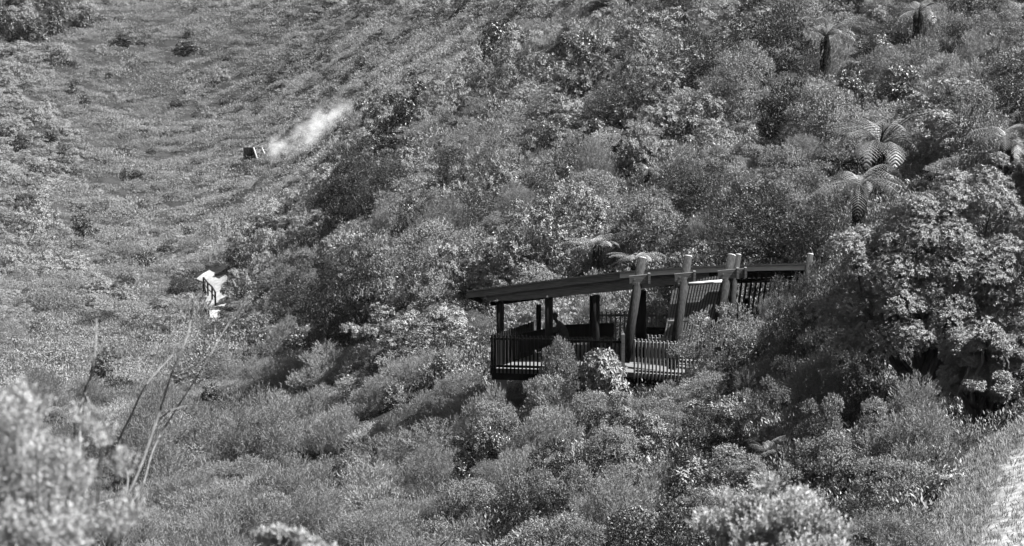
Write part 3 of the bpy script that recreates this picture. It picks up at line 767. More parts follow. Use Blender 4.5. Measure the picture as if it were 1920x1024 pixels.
def fill():
    xs, ys, zs, qx, qy = scatter(20000, (-160, 2120), (36, 410))
    zn = zone(qx, qy); bad = clear(xs, ys, .5) | (qy < -110) | (qy > 1180)
    o = np.argsort(np.hypot(xs, ys)); cell = {}
    for (a, b, r) in PLACED: cell.setdefault((int(a//3), int(b//3)), []).append((a, b, r*.8))
    extra = []
    for i in o:
        if bad[i]: continue
        Z = str(zn[i])
        if rng.random() > DENS[Z]: continue
        lo, hi = SIZE[Z]; r = lo+(hi-lo)*rng.random()**1.6
        if in_poly(xs[i], ys[i], HOLLOW) or in_poly(xs[i], ys[i], [(-.9-r*.7, 68.3-r*.5), (9+r, 66.0-r), (9+r, 75+r*.6), (-.9-r*.7, 75+r*.6)]) : continue
        ci, cj = int(xs[i]//3), int(ys[i]//3); hitf = False
        for a in (-1, 0, 1):
            for b in (-1, 0, 1):
                for (X, Y, rr) in cell.get((ci+a, cj+b), ()):
                    if math.hypot(X-xs[i], Y-ys[i]) < (rr+r)*.52: hitf = True; break
                if hitf: break
            if hitf: break
        if hitf: continue
        cell.setdefault((ci, cj), []).append((xs[i], ys[i], r))
        ks, ps = zip(*MIX[Z]); k = str(rng.choice(ks, p=np.array(ps)/sum(ps)))
        D = math.hypot(xs[i], ys[i])
        if r > 1.5 and D < 190: k = {'small': 'tall', 'small_dark': 'tall_dark', 'broad': 'tall_broad', 'broad_dark': 'tall_dark'}.get(k, k)
        if k.startswith('feather'): r = min(r, 1.6); hs = min(hs, .95)
        if D > 190 and not k.startswith('far'): k = 'far_dark' if 'dark' in k else 'far_feather' if 'feather' in k else 'far_broad'
        hs = (rng.uniform(.7, 1.0)+.9*rng.random()**2.5)*(1.0 if Z in 'EFG' else .72)
        for _ in range(5):
            if not blocks(xs[i], ys[i], zs[i], r, r*hs*1.5): break
            r *= .72; hs *= .8
        if r < .3: continue
        # keep the view line from track and shelter open
        if Z == 'D' and rng.random() < .3: r *= .7
        nm = NAMES[k][0]
        if COUNT.get(nm, 0) >= LIM: extra.append((k, xs[i], ys[i], zs[i], r, hs)); continue
        FILL.append((plant(k, (xs[i], ys[i], zs[i]-.12*r), r, hs, 'shrub', KTXT[k].replace('bush', 'bushe')+'s '+ZTXT[Z], parts=D < 75), KTXT[k], proj(np.array([xs[i], ys[i], zs[i]+.6*r]))))
    print('plants', COUNT, 'extra', len(extra))
    # small bushes in whatever gaps are left
    xs, ys, zs, qx, qy = scatter(26000, (-100, 2100), (38, 190)); zn = zone(qx, qy); bad = clear(xs, ys, .3) | (qy < -80) | (qy > 1150)
    infill = []
    for i in range(len(xs)):
        Z = str(zn[i])
        if bad[i] or Z not in 'EFG' or in_poly(xs[i], ys[i], HOLLOW) or in_poly(xs[i], ys[i], [(-1.6, 67), (8.6, 65.8), (8.6, 74.6), (-1.6, 74)]): continue
        r = rng.uniform(.4, .8); ci, cj = int(xs[i]//3), int(ys[i]//3); near = False
        for a in (-1, 0, 1):
            for b in (-1, 0, 1):
                for (X, Y, rr) in cell.get((ci+a, cj+b), ()):
                    if math.hypot(X-xs[i], Y-ys[i]) < rr*.62+r*.35: near = True; break
        if near or blocks(xs[i], ys[i], zs[i], r, r*1.2): continue
        cell.setdefault((ci, cj), []).append((xs[i], ys[i], r))
        infill.append((str(rng.choice(['lite', 'lite_broad', 'lite_dark'], p=[.55, .3, .15])), xs[i], ys[i], zs[i], r, rng.uniform(.7, 1.1)))
    infill = infill[:420]; print('infill', len(infill))
    merge_extra(infill, 'underbrush', 'low leafy underbrush filling the gaps between the shrubs of the right hand slope', 'underbrush')
    return extra
EXTRA = fill()
LAND = [(1200, 500, 'the first leaning pole'), (1290, 500, 'the second leaning pole'), (1376, 500, 'the pair of leaning poles'), (1517, 500, 'the last leaning pole'),
 (885, 555, 'the left roof end'), (1060, 525, 'the middle of the roof edge'), (930, 670, 'the left deck corner'), (1230, 700, 'the bright pickets'), (1121, 462, 'the small roof-side tree fern'),
 (1548, 70, 'the upright tree fern'), (1650, 270, 'the largest tree fern'), (1600, 350, 'the striped tree fern'), (1722, 25, 'the shaded tree fern'), (1915, 25, 'the corner tree fern'), (1888, 262, 'the right edge tree fern'),
 (1720, 560, 'the biggest tree'), (1905, 390, 'the tree at the right edge'), (575, 265, 'the steam'), (468, 287, 'the far dark screen'), (405, 540, 'the pale path'), (410, 600, 'the lower path end'),
 (660, 400, 'the blackish shrubs on the spur'), (722, 410, 'the pale plume-like shrub'), (235, 540, 'the round dark shrub'), (60, 45, 'the top left corner'), (100, 300, 'the left edge bushes'),
 (398, 725, 'the lone dark rosette shrub'), (506, 725, 'the smallest rosette shrub'), (370, 800, 'the dark glossy shrub'), (300, 780, 'the bare branches'), (100, 850, 'the blurred left bush'),
 (830, 685, 'the dark shrub by the deck corner'), (905, 850, 'the lone dark broadleaf shrub'), (1050, 900, 'the dark hollow shrub'), (640, 840, 'the pale sapling'), (1440, 980, 'the blurred right bush'),
 (1440, 880, 'the bracken ferns'), (1890, 860, 'the grassy track'), (740, 740, 'the small dark scrub shrub'), (1225, 240, 'the narrow dark shrub'), (1655, 110, 'the dark round shrub'), (1120, 180, 'the dome-shaped ridge shrub'),
 (1030, 130, 'the grey ridge domes'), (1400, 230, 'the little upper tree fern'), (1215, 320, 'the little lower tree fern'), (1800, 150, 'the bare pale stems'), (350, 85, 'the low bank'), (720, 65, 'the dark bush near the top'),
 (500, 660, 'the dark clump beyond the path'), (960, 300, 'the mid slope centre'), (800, 500, 'the dark rosette shrubs'), (150, 420, 'the dark left bush')]
def relabel():
    buckets = {}
    for o, txt, (qx, qy, qd) in FILL:
        d = [(math.hypot(qx-a, (qy-b)*1.3), a, b, nme) for a, b, nme in LAND]; dist, a, b, nme = min(d)
        ang = math.degrees(math.atan2(b-qy, qx-a)) % 360
        dr = ('right', 'upper right', 'top', 'upper left', 'left', 'lower left', 'foot', 'lower right')[int((ang+22.5)//45) % 8]
        dr = {'top': 'above', 'foot': 'below', 'right': 'right of', 'left': 'left of', 'upper right': 'up and right of', 'upper left': 'up and left of', 'lower right': 'down and right of', 'lower left': 'down and left of'}[dr]
        buckets.setdefault((txt, dr, nme), []).append((dist, o))
    words = ['closest', 'second closest', 'third closest', 'fourth closest', 'fifth closest', 'sixth closest', 'seventh closest', 'eighth closest', 'ninth closest', 'tenth closest', 'eleventh closest', 'twelfth closest']
    for (txt, dr, nme), L in buckets.items():
        L.sort(key=lambda t: t[0])
        for i, (dist, o) in enumerate(L):
            wd = '' if len(L) == 1 else (words[i] if i < 12 else '%dth closest' % (i+1) if i % 10 > 2 or i < 20 else ('%dst','%dnd','%drd')[i % 10] % (i+1)+' closest')+' '
            o['label'] = (wd+txt+' '+dr+' '+nme) if nme != 'the mid slope centre' else (wd+txt+' '+dr+' the centre of the middle slope')
relabel()
merge_extra(EXTRA, 'distant_bushes', 'mass of bushes too far off to tell apart on the far slopes')

# ------------------------------------------------------------------ shelter
def shelter():
    O = W(1150, 720, 71); g = float(ground(O[0], O[1])); base = np.array([O[0], O[1], g])
    e = obj('lookout_shelter', None, label='timber lookout shelter with curved roof, leaning poles and picket railing on the slope', cat='shelter', loc=base)
    def part(name, mb, m, parent=e, smooth=False, label=None):
        me = mb.mesh(name, m, smooth)
        o = bpy.data.objects.new(name, me); COL.objects.link(o); o.parent = parent
        o.location = (0, 0, 0)
        me.transform(__import__('mathutils').Matrix.Translation(-Vector(base)))
        if label: o['label'] = label
        return o
    zf = W(922, 692, 70)[2]
    def XY(px, D): return np.array([(px-960)/F*D*1.0, D*math.cos(PITCH)+0, 0])
    def fl(px, D, h=0.0):
        """point on the deck plane (height h above it) in the direction px at depth ~D"""
        D = D-1.05; return np.array([(px-960)/F*D, (D+(zf+h)*math.sin(PITCH))/math.cos(PITCH), zf+h])
    # deck outline (distance along the ground)
    DK = [(922, 71.2), (1168, 70.6), (1300, 69.9), (1410, 70.6), (1415, 75.4), (1080, 75.2), (1000, 73.6)]
    pts = [fl(*q) for q in DK]
    mb = MB(); n = len(pts); th = np.array([0, 0, .14])
    mb.v = [p for p in pts]+[p-th for p in pts]; mb.f = [list(range(n))]+[list(range(n, 2*n))[::-1]]+[[i, i+n, (i+1) % n+n, (i+1) % n] for i in range(n)]
    part('deck', mb, M['deck'])
    mb = MB()
    for a, b in ((0, 1), (1, 2), (2, 3)):
        p, q = pts[a]-th*1.6, pts[b]-th*1.6; off = np.array([0, .12, -.02]); mb.beam(p+off, q+off, .08, .22)
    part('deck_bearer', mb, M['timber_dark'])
    for px, D in ((940, 72.0), (1060, 72.2), (1205, 70.7), (1262, 70.4), (1350, 70.8), (1130, 74.6), (1380, 74.8)):
        t = fl(px, D, -.16); gz = float(ground(t[0], t[1]))-.4
        mb = MB(); mb.box([t[0], t[1], (t[2]+gz)/2], (.16, .16, (t[2]-gz)/2)); part('pier', mb, M['concrete'])
    # railings
    def railing(a, b, ha, hb, spacing, top=1.0, skirt=.14, m='timber_dark', rails=(.88,), wid=.045):
        A, B = fl(*a), fl(*b); L = np.linalg.norm(B-A); t = (B-A)/L; k = int(L/spacing); mbp = MB(); mbr = MB()
        nrm = np.array([t[1], -t[0], 0])
        for i in range(k+1):
            p = A+t*L*i/k; j = random.uniform(-.015, .015)
            mbp.box(p+np.array([0, 0, (top-skirt)/2+j])+nrm*.03, (wid/2, .016, (top+skirt)/2), (t, nrm, (0, 0, 1)))
        for h in rails: mbr.beam(A+np.array([0, 0, h])-nrm*.03, B+np.array([0, 0, h])-nrm*.03, .045, .07)
        mbr.beam(A+np.array([0, 0, .08])-nrm*.03, B+np.array([0, 0, .08])-nrm*.03, .045, .07)
        r_ = part('railing', mbr, M[m]); o = part('pickets', mbp, M[m], r_); return r_
    railing((922, 71.1), (1168, 70.5), 0, 0, .112)  # left pickets coloured dark for the roof's shade
    railing((1190, 70.35), (1300, 69.75), 0, 0, .105, m='timber_sunlit', rails=(.90,), top=1.0)
    railing((922, 71.1), (998, 73.5), 0, 0, .112)
    railing((1215, 72.2), (1330, 71.6), 0, 0, .115, m='timber_sunlit', top=.82, rails=(.7,))
    railing((1120, 74.9), (1230, 74.9), 0, 0, .13, m='timber_sunlit', top=1.1, rails=(.95,))
    # solid parapet at the back
    for a, b in (((975, 72.6), (1062, 74.2)), ((1062, 74.2), (1150, 74.6)), ((1212, 73.8), (1262, 73.6))):
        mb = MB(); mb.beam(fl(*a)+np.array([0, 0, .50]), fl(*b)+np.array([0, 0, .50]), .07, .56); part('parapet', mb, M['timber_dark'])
    # upright posts below the beam
    for px, D, top, rr in ((938, 72.3, 566, .115), (1029, 72.3, 560, .12), (1117, 72.3, 554, .115), (1108, 74.2, 556, .05), (1201, 73.0, 545, .16)):
        a = fl(px, D); b = a.copy(); b[2] = W(px, top, D-1.05)[2]+.05; mb = MB(); mb.tube([a, b], [rr, rr], 14); part('post', mb, M['timber_dark'], smooth=True)  # post colour darkened to show the shade of the roof
    # corner post of the railing
    a = fl(1168, 70.5); mb = MB(); mb.box(a+np.array([0, 0, .5]), (.05, .05, .62)); part('railing_post', mb, M['timber'])
    # leaning poles: bottom pixel, top pixel, radius, depth at bottom/top
    poles = [((1172, 676), (1204, 484), .135, 69.6, 70.1), ((1264, 660), (1290, 481), .135, 69.5, 70.1), ((1345, 610), (1372, 479), .135, 69.9, 70.4), ((1368, 600), (1384, 478), .10, 70.6, 71.0), ((1503, 600), (1519, 477), .11, 71.0, 71.3)]
    for i, (b, t, rr, d1, d2) in enumerate(poles):
        A = W(*b, d1); B = W(*t, d2); k = (B-A)/np.linalg.norm(B-A)
        A2 = A-k*(.5 if i else .05); mb = MB(); mb.tube([A2, A2*.5+B*.5, B], [rr*1.05, rr, rr*.93], 16)
        pl = part('leaning_pole', mb, M['timber_pole'], smooth=True)
        mb = MB(); mb.tube([B+k*.002, B+k*.02], [rr*.90, rr*.84], 16); part('end_grain', mb, M['timber_pale'], pl)
    # roof: curved front edge, surface falling away to the back
    E = [(875, 546, 70.7), (960, 535, 70.7), (1060, 522.5, 70.7), (1162, 510.5, 70.7), (1240, 504.5, 70.8), (1330, 499.5, 70.95), (1420, 496.5, 71.1), (1520, 495, 71.3)]
    top = [W(*q) for q in E]; back = [p+np.array([.35, 4.4, -.86]) for p in top]
    mb = MB(); n = len(top); th = np.array([0, 0, -.05])
    up_ = np.array([0, -.10, .035])
    mb.v = [p+up_ for p in top]+[p+up_ for p in back]+[p+up_+th for p in top]+[p+up_+th for p in back]
    for i in range(n-1):
        mb.f += [[i, i+1, n+i+1, n+i], [2*n+i, 3*n+i, 3*n+i+1, 2*n+i+1], [i, 2*n+i, 2*n+i+1, i+1], [n+i, n+i+1, 3*n+i+1, 3*n+i]]
    mb.f += [[0, n, 3*n, 2*n], [n-1, 3*n-1, 4*n-1, 2*n-1]]
    roof = part('roof', mb, M['roofing'])
    mb = MB()
    for i in range(0, 44):                                      # thin ribs of the roofing
        u = i/43*(n-1); k = min(int(u), n-2); f = u-k; p = top[k]*(1-f)+top[k+1]*f+up_; q = back[k]*(1-f)+back[k+1]*f+up_; mb.beam(p+np.array([0, 0, .012]), q+np.array([0, 0, .012]), .03, .03)
    part('roof_ribs', mb, M['roofing'], roof)
    def board(pa, pb, h0a, h1a, h0b, h1b, y0, thick, m, name, label=None, parent=roof, cut=0):
        """board between two top-edge points; h0..h1 metres below the edge"""
        mb = MB(); z = np.array([0, 0, 1]); yv = np.array([0, 1, 0])
        t = pb-pa; t = t/np.linalg.norm(t)
        v = [pa-z*h0a, pb-z*h0b, pb-z*h1b, pa-z*h1a+t*cut]; v = [q+yv*y0 for q in v]
        mb.v = v+[q+yv*thick for q in v]; mb.f = [[0, 3, 2, 1], [4, 5, 6, 7], [0, 1, 5, 4], [1, 2, 6, 5], [2, 3, 7, 6], [3, 0, 4, 7]]
        return part(name, mb, M[m], parent, label=label)
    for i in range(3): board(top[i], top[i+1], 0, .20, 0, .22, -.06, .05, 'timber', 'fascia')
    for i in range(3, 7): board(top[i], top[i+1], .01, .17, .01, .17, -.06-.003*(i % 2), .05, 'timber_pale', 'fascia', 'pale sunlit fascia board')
    # main beam under the fascia
    B0 = top[0]*.62+top[1]*.38
    board(B0, top[1], .17, .36, .17, .46, .04, .10, 'timber', 'beam', cut=.12); board(top[1], top[2], .17, .46, .17, .52, .04, .10, 'timber', 'beam')
    board(top[2], top[3], .17, .52, .14, .56, .04, .10, 'timber', 'beam'); board(top[3], top[4], .14, .56, .14, .52, .04, .10, 'timber', 'beam')
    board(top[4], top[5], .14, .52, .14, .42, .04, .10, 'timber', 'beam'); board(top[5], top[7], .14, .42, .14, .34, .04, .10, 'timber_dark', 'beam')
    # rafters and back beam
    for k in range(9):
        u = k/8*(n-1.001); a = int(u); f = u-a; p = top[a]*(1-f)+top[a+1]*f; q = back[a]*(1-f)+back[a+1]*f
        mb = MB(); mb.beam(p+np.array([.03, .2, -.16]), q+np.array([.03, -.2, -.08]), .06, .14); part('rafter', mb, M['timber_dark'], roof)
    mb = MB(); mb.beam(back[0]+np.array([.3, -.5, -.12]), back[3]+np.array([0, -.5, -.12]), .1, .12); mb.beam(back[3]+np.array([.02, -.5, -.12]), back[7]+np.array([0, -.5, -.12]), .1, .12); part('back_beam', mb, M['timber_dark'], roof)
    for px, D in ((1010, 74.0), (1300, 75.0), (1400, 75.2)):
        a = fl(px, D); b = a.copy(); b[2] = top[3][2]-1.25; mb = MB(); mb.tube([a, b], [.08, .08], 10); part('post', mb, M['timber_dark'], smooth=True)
    # clamp blocks where the poles meet the beams
    for (px, py, D) in ((1201, 523, 69.85), (1286, 519, 69.85), (1367, 513, 70.1), (1382, 512, 70.75)):
        c = W(px, py, D); mb = MB(); mb.box(c+np.array([-.02, .02, -.02]), (.30, .03, .13), ((.995, 0, .09), (0, 1, 0), (-.09, 0, .995)))
        cl = part('clamp_board', mb, M['timber'], e)
        mb = MB(); mb.box(c+np.array([.25, .05, .01]), (.035, .10, .15)); part('block', mb, M['timber_pale' if px > 1400 else 'timber'], cl)
        mb = MB()
        for s_ in (-.17, .12): mb.tube([c+np.array([s_, -.035, -.02]), c+np.array([s_, -.005, -.02])], [.022, .022], 8)
        part('bolt', mb, M['steel'], cl)
    # bolts along the beam
    for px, py in ((932, 564), (1026, 557), (1113, 552)):
        c = W(px, py, 70.66); mb = MB(); mb.tube([c, c+np.array([0, .06, 0])], [.028, .028], 8); part('bolt', mb, M['steel'])
    # slatted walls leaning with the poles
    def wall(tl, tr, br, bl, D, sp, name, m, wf=.55):
        TL, TR, BR, BL = W(*tl, D), W(*tr, D), W(*br, D), W(*bl, D)
        L = np.linalg.norm(TR-TL); k = int(L/sp); mb = MB()
        for i in range(k+1):
            f = i/k; a = TL*(1-f)+TR*f; b = BL*(1-f)+BR*f; mb.beam(b, a, sp*wf, .035, up=(0, 1, 0))
        sw = part(name, mb, M[m]); return sw
    w1 = wall((1266, 528), (1385, 512), (1352, 650), (1241, 660), 70.95, .082, 'slatted_wall', 'timber', .58)
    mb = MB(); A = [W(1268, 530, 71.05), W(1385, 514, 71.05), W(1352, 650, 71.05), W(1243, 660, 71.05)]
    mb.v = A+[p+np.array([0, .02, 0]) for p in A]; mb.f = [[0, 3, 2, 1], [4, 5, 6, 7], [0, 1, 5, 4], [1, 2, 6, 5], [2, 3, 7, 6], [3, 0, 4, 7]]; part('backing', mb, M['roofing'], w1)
    w2 = wall((1392, 518), (1520, 510), (1500, 640), (1375, 645), 71.6, .14, 'slatted_wall', 'timber_pole', .45)
    for a, b, D, m in (((1272, 534), (1362, 527), 70.75, 'timber_pale'), ((1252, 604), (1330, 597), 70.6, 'timber_pale'), ((1388, 528), (1515, 525), 71.4, 'timber_pole')):
        mb = MB(); mb.tube([W(*a, D), W(*b, D)], [.05, .05], 10); part('rail', mb, M[m], w1 if m == 'timber_pale' else w2, smooth=True)
    # bench inside
    a = fl(1060, 73.4, .45); b = fl(1140, 73.8, .45); mb = MB(); mb.beam(a, b, .4, .06)
    for q in (a, b): mb.box(q+np.array([0, 0, -.24]), (.05, .15, .21))
    bn = obj('bench', None, label='dark timber bench inside the shelter against the back parapet', cat='bench', loc=base)
    part('seat', mb, M['timber_dark'], bn)
    return fl
fl = shelter()

# ------------------------------------------------------------------ person under the roof
def person():
    p0 = fl(1061, 72.6); e = obj('person', None, label='dark-clothed person with dark hair leaning forward under the shelter roof', cat='person', loc=p0)
    e.rotation_euler = (0, 0, R_(90)); e.scale = (.82,)*3
    # local: x forward... figure faces +y before the turn (so it looks to the left)
    J = {'pel': (0, 0, .92), 'spine': (0, .08, 1.08), 'chest': (0, .20, 1.25), 'neck': (0, .33, 1.40), 'headb': (0, .38, 1.46), 'head': (0, .42, 1.54), 'crown': (0, .43, 1.61)}
    rad = {'pel': .18, 'spine': .17, 'chest': .185, 'neck': .06, 'headb': .065, 'head': .095, 'crown': .07}
    Ed = [('pel', 'spine'), ('spine', 'chest'), ('chest', 'neck'), ('neck', 'headb'), ('headb', 'head'), ('head', 'crown')]
    for s, n in ((-1, 'l'), (1, 'r')):
        for k, v, r in (('hip', (.1*s, 0, .86), .10), ('knee', (.11*s, .07, .48), .062), ('ank', (.11*s, -.02, .09), .042), ('toe', (.12*s, .14, .035), .035),
                        ('sh', (.17*s, .24, 1.33), .065), ('elb', (.22*s, .36, 1.08), .043), ('wr', (.14*s, .55, 1.02), .028), ('palm', (.13*s, .62, 1.01), .032)):
            J[k+n] = v; rad[k+n] = r*1.12
        Ed += [('pel', 'hip'+n), ('hip'+n, 'knee'+n), ('knee'+n, 'ank'+n), ('ank'+n, 'toe'+n), ('chest', 'sh'+n), ('sh'+n, 'elb'+n), ('elb'+n, 'wr'+n), ('wr'+n, 'palm'+n)]
        for i in range(4):
            a = 'f%d%s' % (i, n); b = 'g%d%s' % (i, n); xo = (.13+.022*(i-1.5))*s
            J[a] = (xo, .665, 1.005); J[b] = (xo, .70-.006*abs(i-1.5), .985); rad[a] = .010; rad[b] = .008; Ed += [('palm'+n, a), (a, b)]
        J['t'+n] = (.13*s-.045*s, .635, 1.0); J['u'+n] = (.13*s-.055*s, .665, .99); rad['t'+n] = .011; rad['u'+n] = .009; Ed += [('palm'+n, 't'+n), ('t'+n, 'u'+n)]
    ks = list(J); me = bpy.data.meshes.new('body'); me.from_pydata([J[k] for k in ks], [(ks.index(a), ks.index(b)) for a, b in Ed], [])
    b = obj('body', me, e); me.materials.append(M['jacket'])
    md = b.modifiers.new('skin', 'SKIN'); 
    for i, k in enumerate(ks):
        me.skin_vertices[0].data[i].radius = (rad[k],)*2; me.skin_vertices[0].data[i].use_root = (k == 'pel')
    b.modifiers.new('sub', 'SUBSURF').levels = 2; b.modifiers['sub'].render_levels = 2; md.use_smooth_shade = True
    import bmesh
    def ball(name, c, r, m, sc=(1, 1, 1)):
        bm = bmesh.new(); bmesh.ops.create_uvsphere(bm, u_segments=16, v_segments=12, radius=r)
        for v in bm.verts: v.co = Vector((v.co.x*sc[0]*(1+.06*math.sin(v.co.z*60)), v.co.y*sc[1], v.co.z*sc[2]))+Vector(c)
        me = bpy.data.meshes.new(name); bm.to_mesh(me); bm.free(); me.materials.append(m)
        for p in me.polygons: p.use_smooth = True
        return obj(name, me, e)
    ball('face', (0, .475, 1.55), .072, M['skin'], (.9, .75, 1.2)); ball('hair', (0, .405, 1.60), .115, M['hair'], (.98, 1.05, .95))
    ball('eye', (.03, .527, 1.57), .010, M['hair']); ball('eye', (-.03, .527, 1.57), .010, M['hair']); ball('nose', (0, .535, 1.545), .014, M['skin']); ball('mouth', (0, .522, 1.505), .014, M['jacket'], (1.4, .5, .4))
person()

# ------------------------------------------------------------------ handrail along the path, far lookout screen
def path_rail():
    px = [(382, 549), (390, 558), (398, 566), (404, 577)]
    P = [hit(*q) for q in px]; e = obj('handrail', None, label='timber handrail with posts along the pale path', cat='handrail', loc=P[0])
    for i, p in enumerate(P):
        q = p-P[0]; mb = MB(); mb.box(q+np.array([0, 0, .55]), (.07, .07, .75)); obj('post', mb.mesh('post', M['timber_dark']), e)
    mb = MB()
    for a, b in zip(P[:-1], P[1:]):
        mb.beam(a-P[0]+np.array([0, 0, 1.27]), b-P[0]+np.array([0, 0, 1.27]), .12, .08); mb.beam(a-P[0]+np.array([0, 0, .75]), b-P[0]+np.array([0, 0, .75]), .06, .06)
    obj('rail', mb.mesh('rail', M['timber_dark']), e)
path_rail()
def far_screen():
    p = hit(470, 300); D = p@FW; e = obj('viewing_screen', None, label='small dark slatted screen with slanting pale posts beside the steam', cat='screen', loc=p)
    def L(px, py, dd=0): return W(px, py, D+dd)-p
    mb = MB(); n = 16
    for i in range(n):
        f = i/(n-1); a = L(457+f*17, 278); b = L(457+f*23, 299); mb.beam(b, a, 24/F*D/n*.9, .05, up=(0, 1, 0))
    obj('panel', mb.mesh('panel', M['timber_dark']), e)
    for a, b in (((475, 276), (482, 297)), ((491, 277), (496, 288))):
        mb = MB(); mb.tube([L(*b, -.15), L(*a, -.15)], [.09, .09], 8); obj('slanting_post', mb.mesh('slanting_post', M['timber_pale']), e)
    mb = MB(); mb.beam(L(457, 277, .1), L(501, 278, .1), .1, .09); mb.beam(L(457, 298, .1), L(457, 276, .1), .08, .08, up=(0, 1, 0)); obj('top_rail', mb.mesh('top_rail', M['timber_pole']), e)
far_screen()

# ------------------------------------------------------------------ steam
def steam():
    c = hit(575, 285); D = c@FW-3
    m = bpy.data.materials.new('steam'); m.use_nodes = True; t = m.node_tree; t.nodes.remove(t.nodes['Principled BSDF'])
    pv = t.nodes.new('ShaderNodeVolumePrincipled'); pv.inputs['Color'].default_value = g3(.86); pv.inputs['Anisotropy'].default_value = 0
    tc = t.nodes.new('ShaderNodeTexCoord'); n = t.nodes.new('ShaderNodeTexNoise'); n.inputs['Scale'].default_value = .7; n.inputs['Detail'].default_value = 6; n.inputs['Distortion'].default_value = .6
    t.links.new(tc.outputs['Object'], n.inputs[0])
    # soft ellipsoidal puffs: sum of spherical gradients round points of the plume
    puffs = [((512, 292), 1.2, 1.5), ((527, 282), 1.6, 1.3), ((545, 272), 1.7, 1.0), ((570, 262), 2.2, 1.3), ((592, 248), 2.9, 1.6), ((615, 232), 3.0, 1.1), ((634, 214), 2.6, .7), ((515, 268), 1.6, .8)]
    prev = None
    for (q, r, a) in puffs:
        P = W(*q, D)
        o_ = P-W(575, 285, D)
        vm = t.nodes.new('ShaderNodeVectorMath'); vm.operation = 'DISTANCE'; vm.inputs[1].default_value = tuple(o_)
        t.links.new(tc.outputs['Object'], vm.inputs[0])
        mr = t.nodes.new('ShaderNodeMapRange'); mr.interpolation_type = 'SMOOTHSTEP'; mr.inputs[1].default_value = 0; mr.inputs[2].default_value = r; mr.inputs[3].default_value = a; mr.inputs[4].default_value = 0
        t.links.new(vm.outputs['Value'], mr.inputs[0])
        if prev is None: prev = mr.outputs[0]
        else:
            ad = t.nodes.new('ShaderNodeMath'); ad.operation = 'ADD'; t.links.new(prev, ad.inputs[0]); t.links.new(mr.outputs[0], ad.inputs[1]); prev = ad.outputs[0]
    nr = t.nodes.new('ShaderNodeMapRange'); nr.inputs[1].default_value = .42; nr.inputs[2].default_value = .72; nr.inputs[3].default_value = 0; nr.inputs[4].default_value = .45
    t.links.new(n.outputs['Fac'], nr.inputs[0])
    mu = t.nodes.new('ShaderNodeMath'); mu.operation = 'MULTIPLY'; t.links.new(prev, mu.inputs[0]); t.links.new(nr.outputs[0], mu.inputs[1])
    t.links.new(mu.outputs[0], pv.inputs['Density']); t.links.new(pv.outputs[0], t.nodes['Material Output'].inputs['Volume'])
    c0 = W(575, 285, D); mb = MB(); lo = W(500, 305, D)-c0; hi = W(655, 190, D)-c0
    mb.box([(lo[0]+hi[0])/2, 0, (lo[2]+hi[2])/2], ((hi[0]-lo[0])/2+.4, 3.2, (hi[2]-lo[2])/2+.3))
    o = obj('steam', mb.mesh('steam', m), label='white steam drifting up from the far hillside', cat='steam', kind='stuff', loc=c0)
steam()

# ------------------------------------------------------------------ near, out-of-focus bushes and bare branches
def near_bush(name, label, cx, cy, D, rpx, seed, flat=1.0, mat_='feather_pale', L=.035, Wd=.014, dens=1.0):
    r = np.random.default_rng(seed); c = W(cx, cy, D); g = float(ground(c[0], c[1])); R0 = rpx/F*D
    e = obj(name, None, label=label, cat='bush', loc=(c[0], c[1], g-.1)); cz = c[2]-g+.1
    k = 70; cs = rvec(r, k)*r.uniform(.35, 1.2, (k, 1))*R0*np.array([1, .9, flat]); cs[:, 2] += cz; rad = np.full(k, R0*.17)*r.uniform(.6, 1.25, k)
    P, N, lt = shell(r, cs, rad, int(62*dens), .9, .3)
    V, T, tn = sprays(r, P, N, lt, 15, R0*.24, L, Wd, 1.3, .7)
    obj('foliage', mesh_np('foliage', V, T, [M[mat_]], tn), e)
    mb = MB()
    for i in range(16):
        q = cs[i]; a = np.array([r.uniform(-.1, .1), r.uniform(-.1, .1), 0]); mb.tube([a, a*.5+q*.5+r.normal(size=3)*.03, q], [.02, .013, .004], 6)
    obj('stem', mb.mesh('stem', M['bark']), e)
near_bush('near_bush', 'pale out-of-focus bush close to the viewer at the lower left', 45, 935, 11, 185, 41, 1.1, mat_='near', L=.022, Wd=.009, dens=.75)
near_bush('near_bush', 'pale out-of-focus bush at the bottom right of centre', 1440, 1035, 19, 135, 43, .8, mat_='near', L=.034, Wd=.015)
near_bush('near_bush', 'out-of-focus twig tops showing at the bottom edge left of centre', 545, 1070, 14, 80, 44, .8, mat_='near', L=.026, Wd=.011)
def bare(name, label, D, lines, m):
    lines = [(a, b*.8, c*.8) for a, b, c in lines]
    c = W(230, 1000, D); g = float(ground(c[0], c[1])); e = obj(name, None, label=label, cat='branch', loc=(c[0], c[1], g)); o = np.array([c[0], c[1], g])
    for pts, w0, w1 in lines:
        n = len(pts); P = []
        for i, (x, y) in enumerate(pts):
            P.append(W(x, y, D+.25*math.sin(i*1.7+x*.01))-o)
        # smooth
        Q = []
        for i in range(n-1):
            for k in range(4):
                f = k/4; a = P[max(i-1, 0)]; b = P[i]; c_ = P[i+1]; d_ = P[min(i+2, n-1)]
                Q.append(.5*((2*b)+(-a+c_)*f+(2*a-5*b+4*c_-d_)*f*f+(-a+3*b-3*c_+d_)*f**3))
        Q.append(P[-1]); N_ = len(Q); mb = MB(); mb.tube(Q, [((w0*(1-i/(N_-1))+w1*i/(N_-1))/2)/F*D for i in range(N_)], 6)
        obj('branch', mb.mesh('branch', M[m]), e)
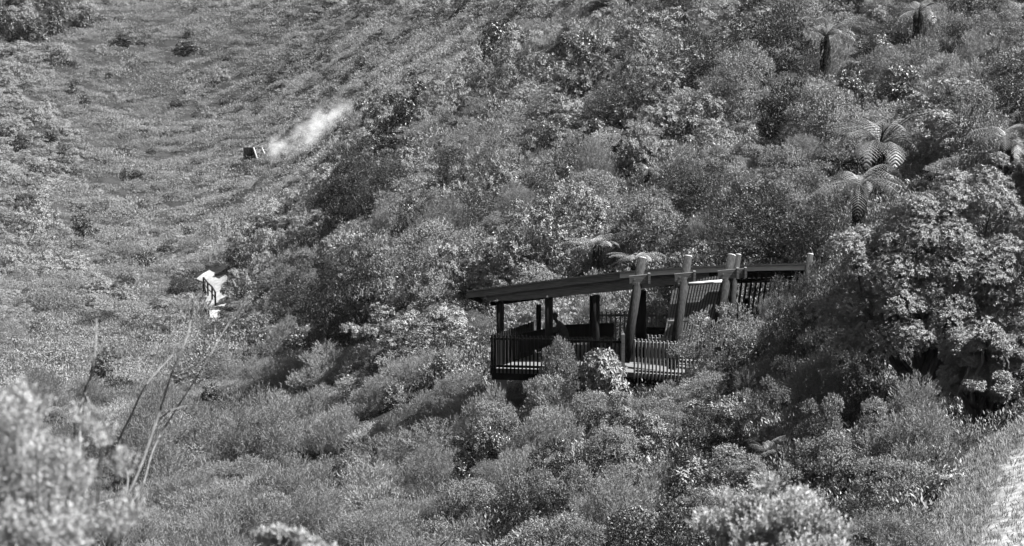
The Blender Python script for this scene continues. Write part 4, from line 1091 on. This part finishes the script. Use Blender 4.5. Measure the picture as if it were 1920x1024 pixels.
bare('bare_branch', 'bare pale forked branches rising from the blurred bush at the lower left', 17, [
    ([(140, 1100), (146, 980), (150, 880), (150, 790), (158, 735), (172, 700), (180, 640), (181, 598)], 8, 3.5),
    ([(158, 735), (168, 760), (165, 790)], 4, 3), ([(176, 698), (200, 690), (232, 672)], 3.5, 2), ([(150, 870), (140, 800), (165, 735)], 4, 2.5),
    ([(205, 1040), (225, 960), (262, 880), (300, 770), (322, 700), (348, 640), (358, 600), (362, 560)], 7, 2.5)], 'bark_pale')
bare('bare_branch', 'long pale bare branches leaning right over the lower left slope', 20, [
    ([(170, 1080), (215, 990), (240, 900), (220, 840), (248, 775), (275, 720), (325, 665)], 7, 3),
    ([(215, 990), (262, 925), (285, 850), (310, 800), (380, 690), (430, 605), (500, 520)], 5, 2),
    ([(300, 785), (320, 770), (345, 762)], 3.5, 2.5), ([(90, 1060), (120, 1000), (165, 955), (215, 935)], 6, 3), ([(262, 925), (240, 950), (225, 930)], 4, 2)], 'bark_pale')
bare('dead_stick', 'short bleached dead sticks at the bottom edge left of centre', 46, [
    ([(790, 1040), (779, 1012), (768, 988)], 4, 3), ([(822, 1028), (832, 1018), (842, 1010)], 4, 3)], 'bark_pale')
bare('dead_shrub', 'bare pale stems inside the shrub at the upper right', gd(1800, 190)-1, [
    ([(1795, 200), (1797, 160), (1802, 130), (1800, 105)], 3.5, 1.5), ([(1797, 165), (1785, 140), (1778, 125)], 2.5, 1.2), ([(1796, 175), (1812, 150), (1818, 130)], 2.5, 1.2)], 'bark_pale')

# ------------------------------------------------------------------ air
def haze():
    m = bpy.data.materials.new('haze'); m.use_nodes = True; t = m.node_tree; t.nodes.remove(t.nodes['Principled BSDF'])
    pv = t.nodes.new('ShaderNodeVolumePrincipled'); pv.inputs['Color'].default_value = g3(1); pv.inputs['Density'].default_value = HAZE
    pv.inputs['Anisotropy'].default_value = .3
    t.links.new(pv.outputs[0], t.nodes['Material Output'].inputs['Volume'])
    mb = MB(); mb.box((0, 1500, 0), (5000, 6200, 1)); 
    mb.v = [np.array([v[0], v[1], 1500. if v[2] > 0 else -90.]) for v in mb.v]
    obj('haze', mb.mesh('haze', m), label='thin air haze over the valley', cat='haze', kind='stuff')
HAZE = .00003
if HAZE: haze()
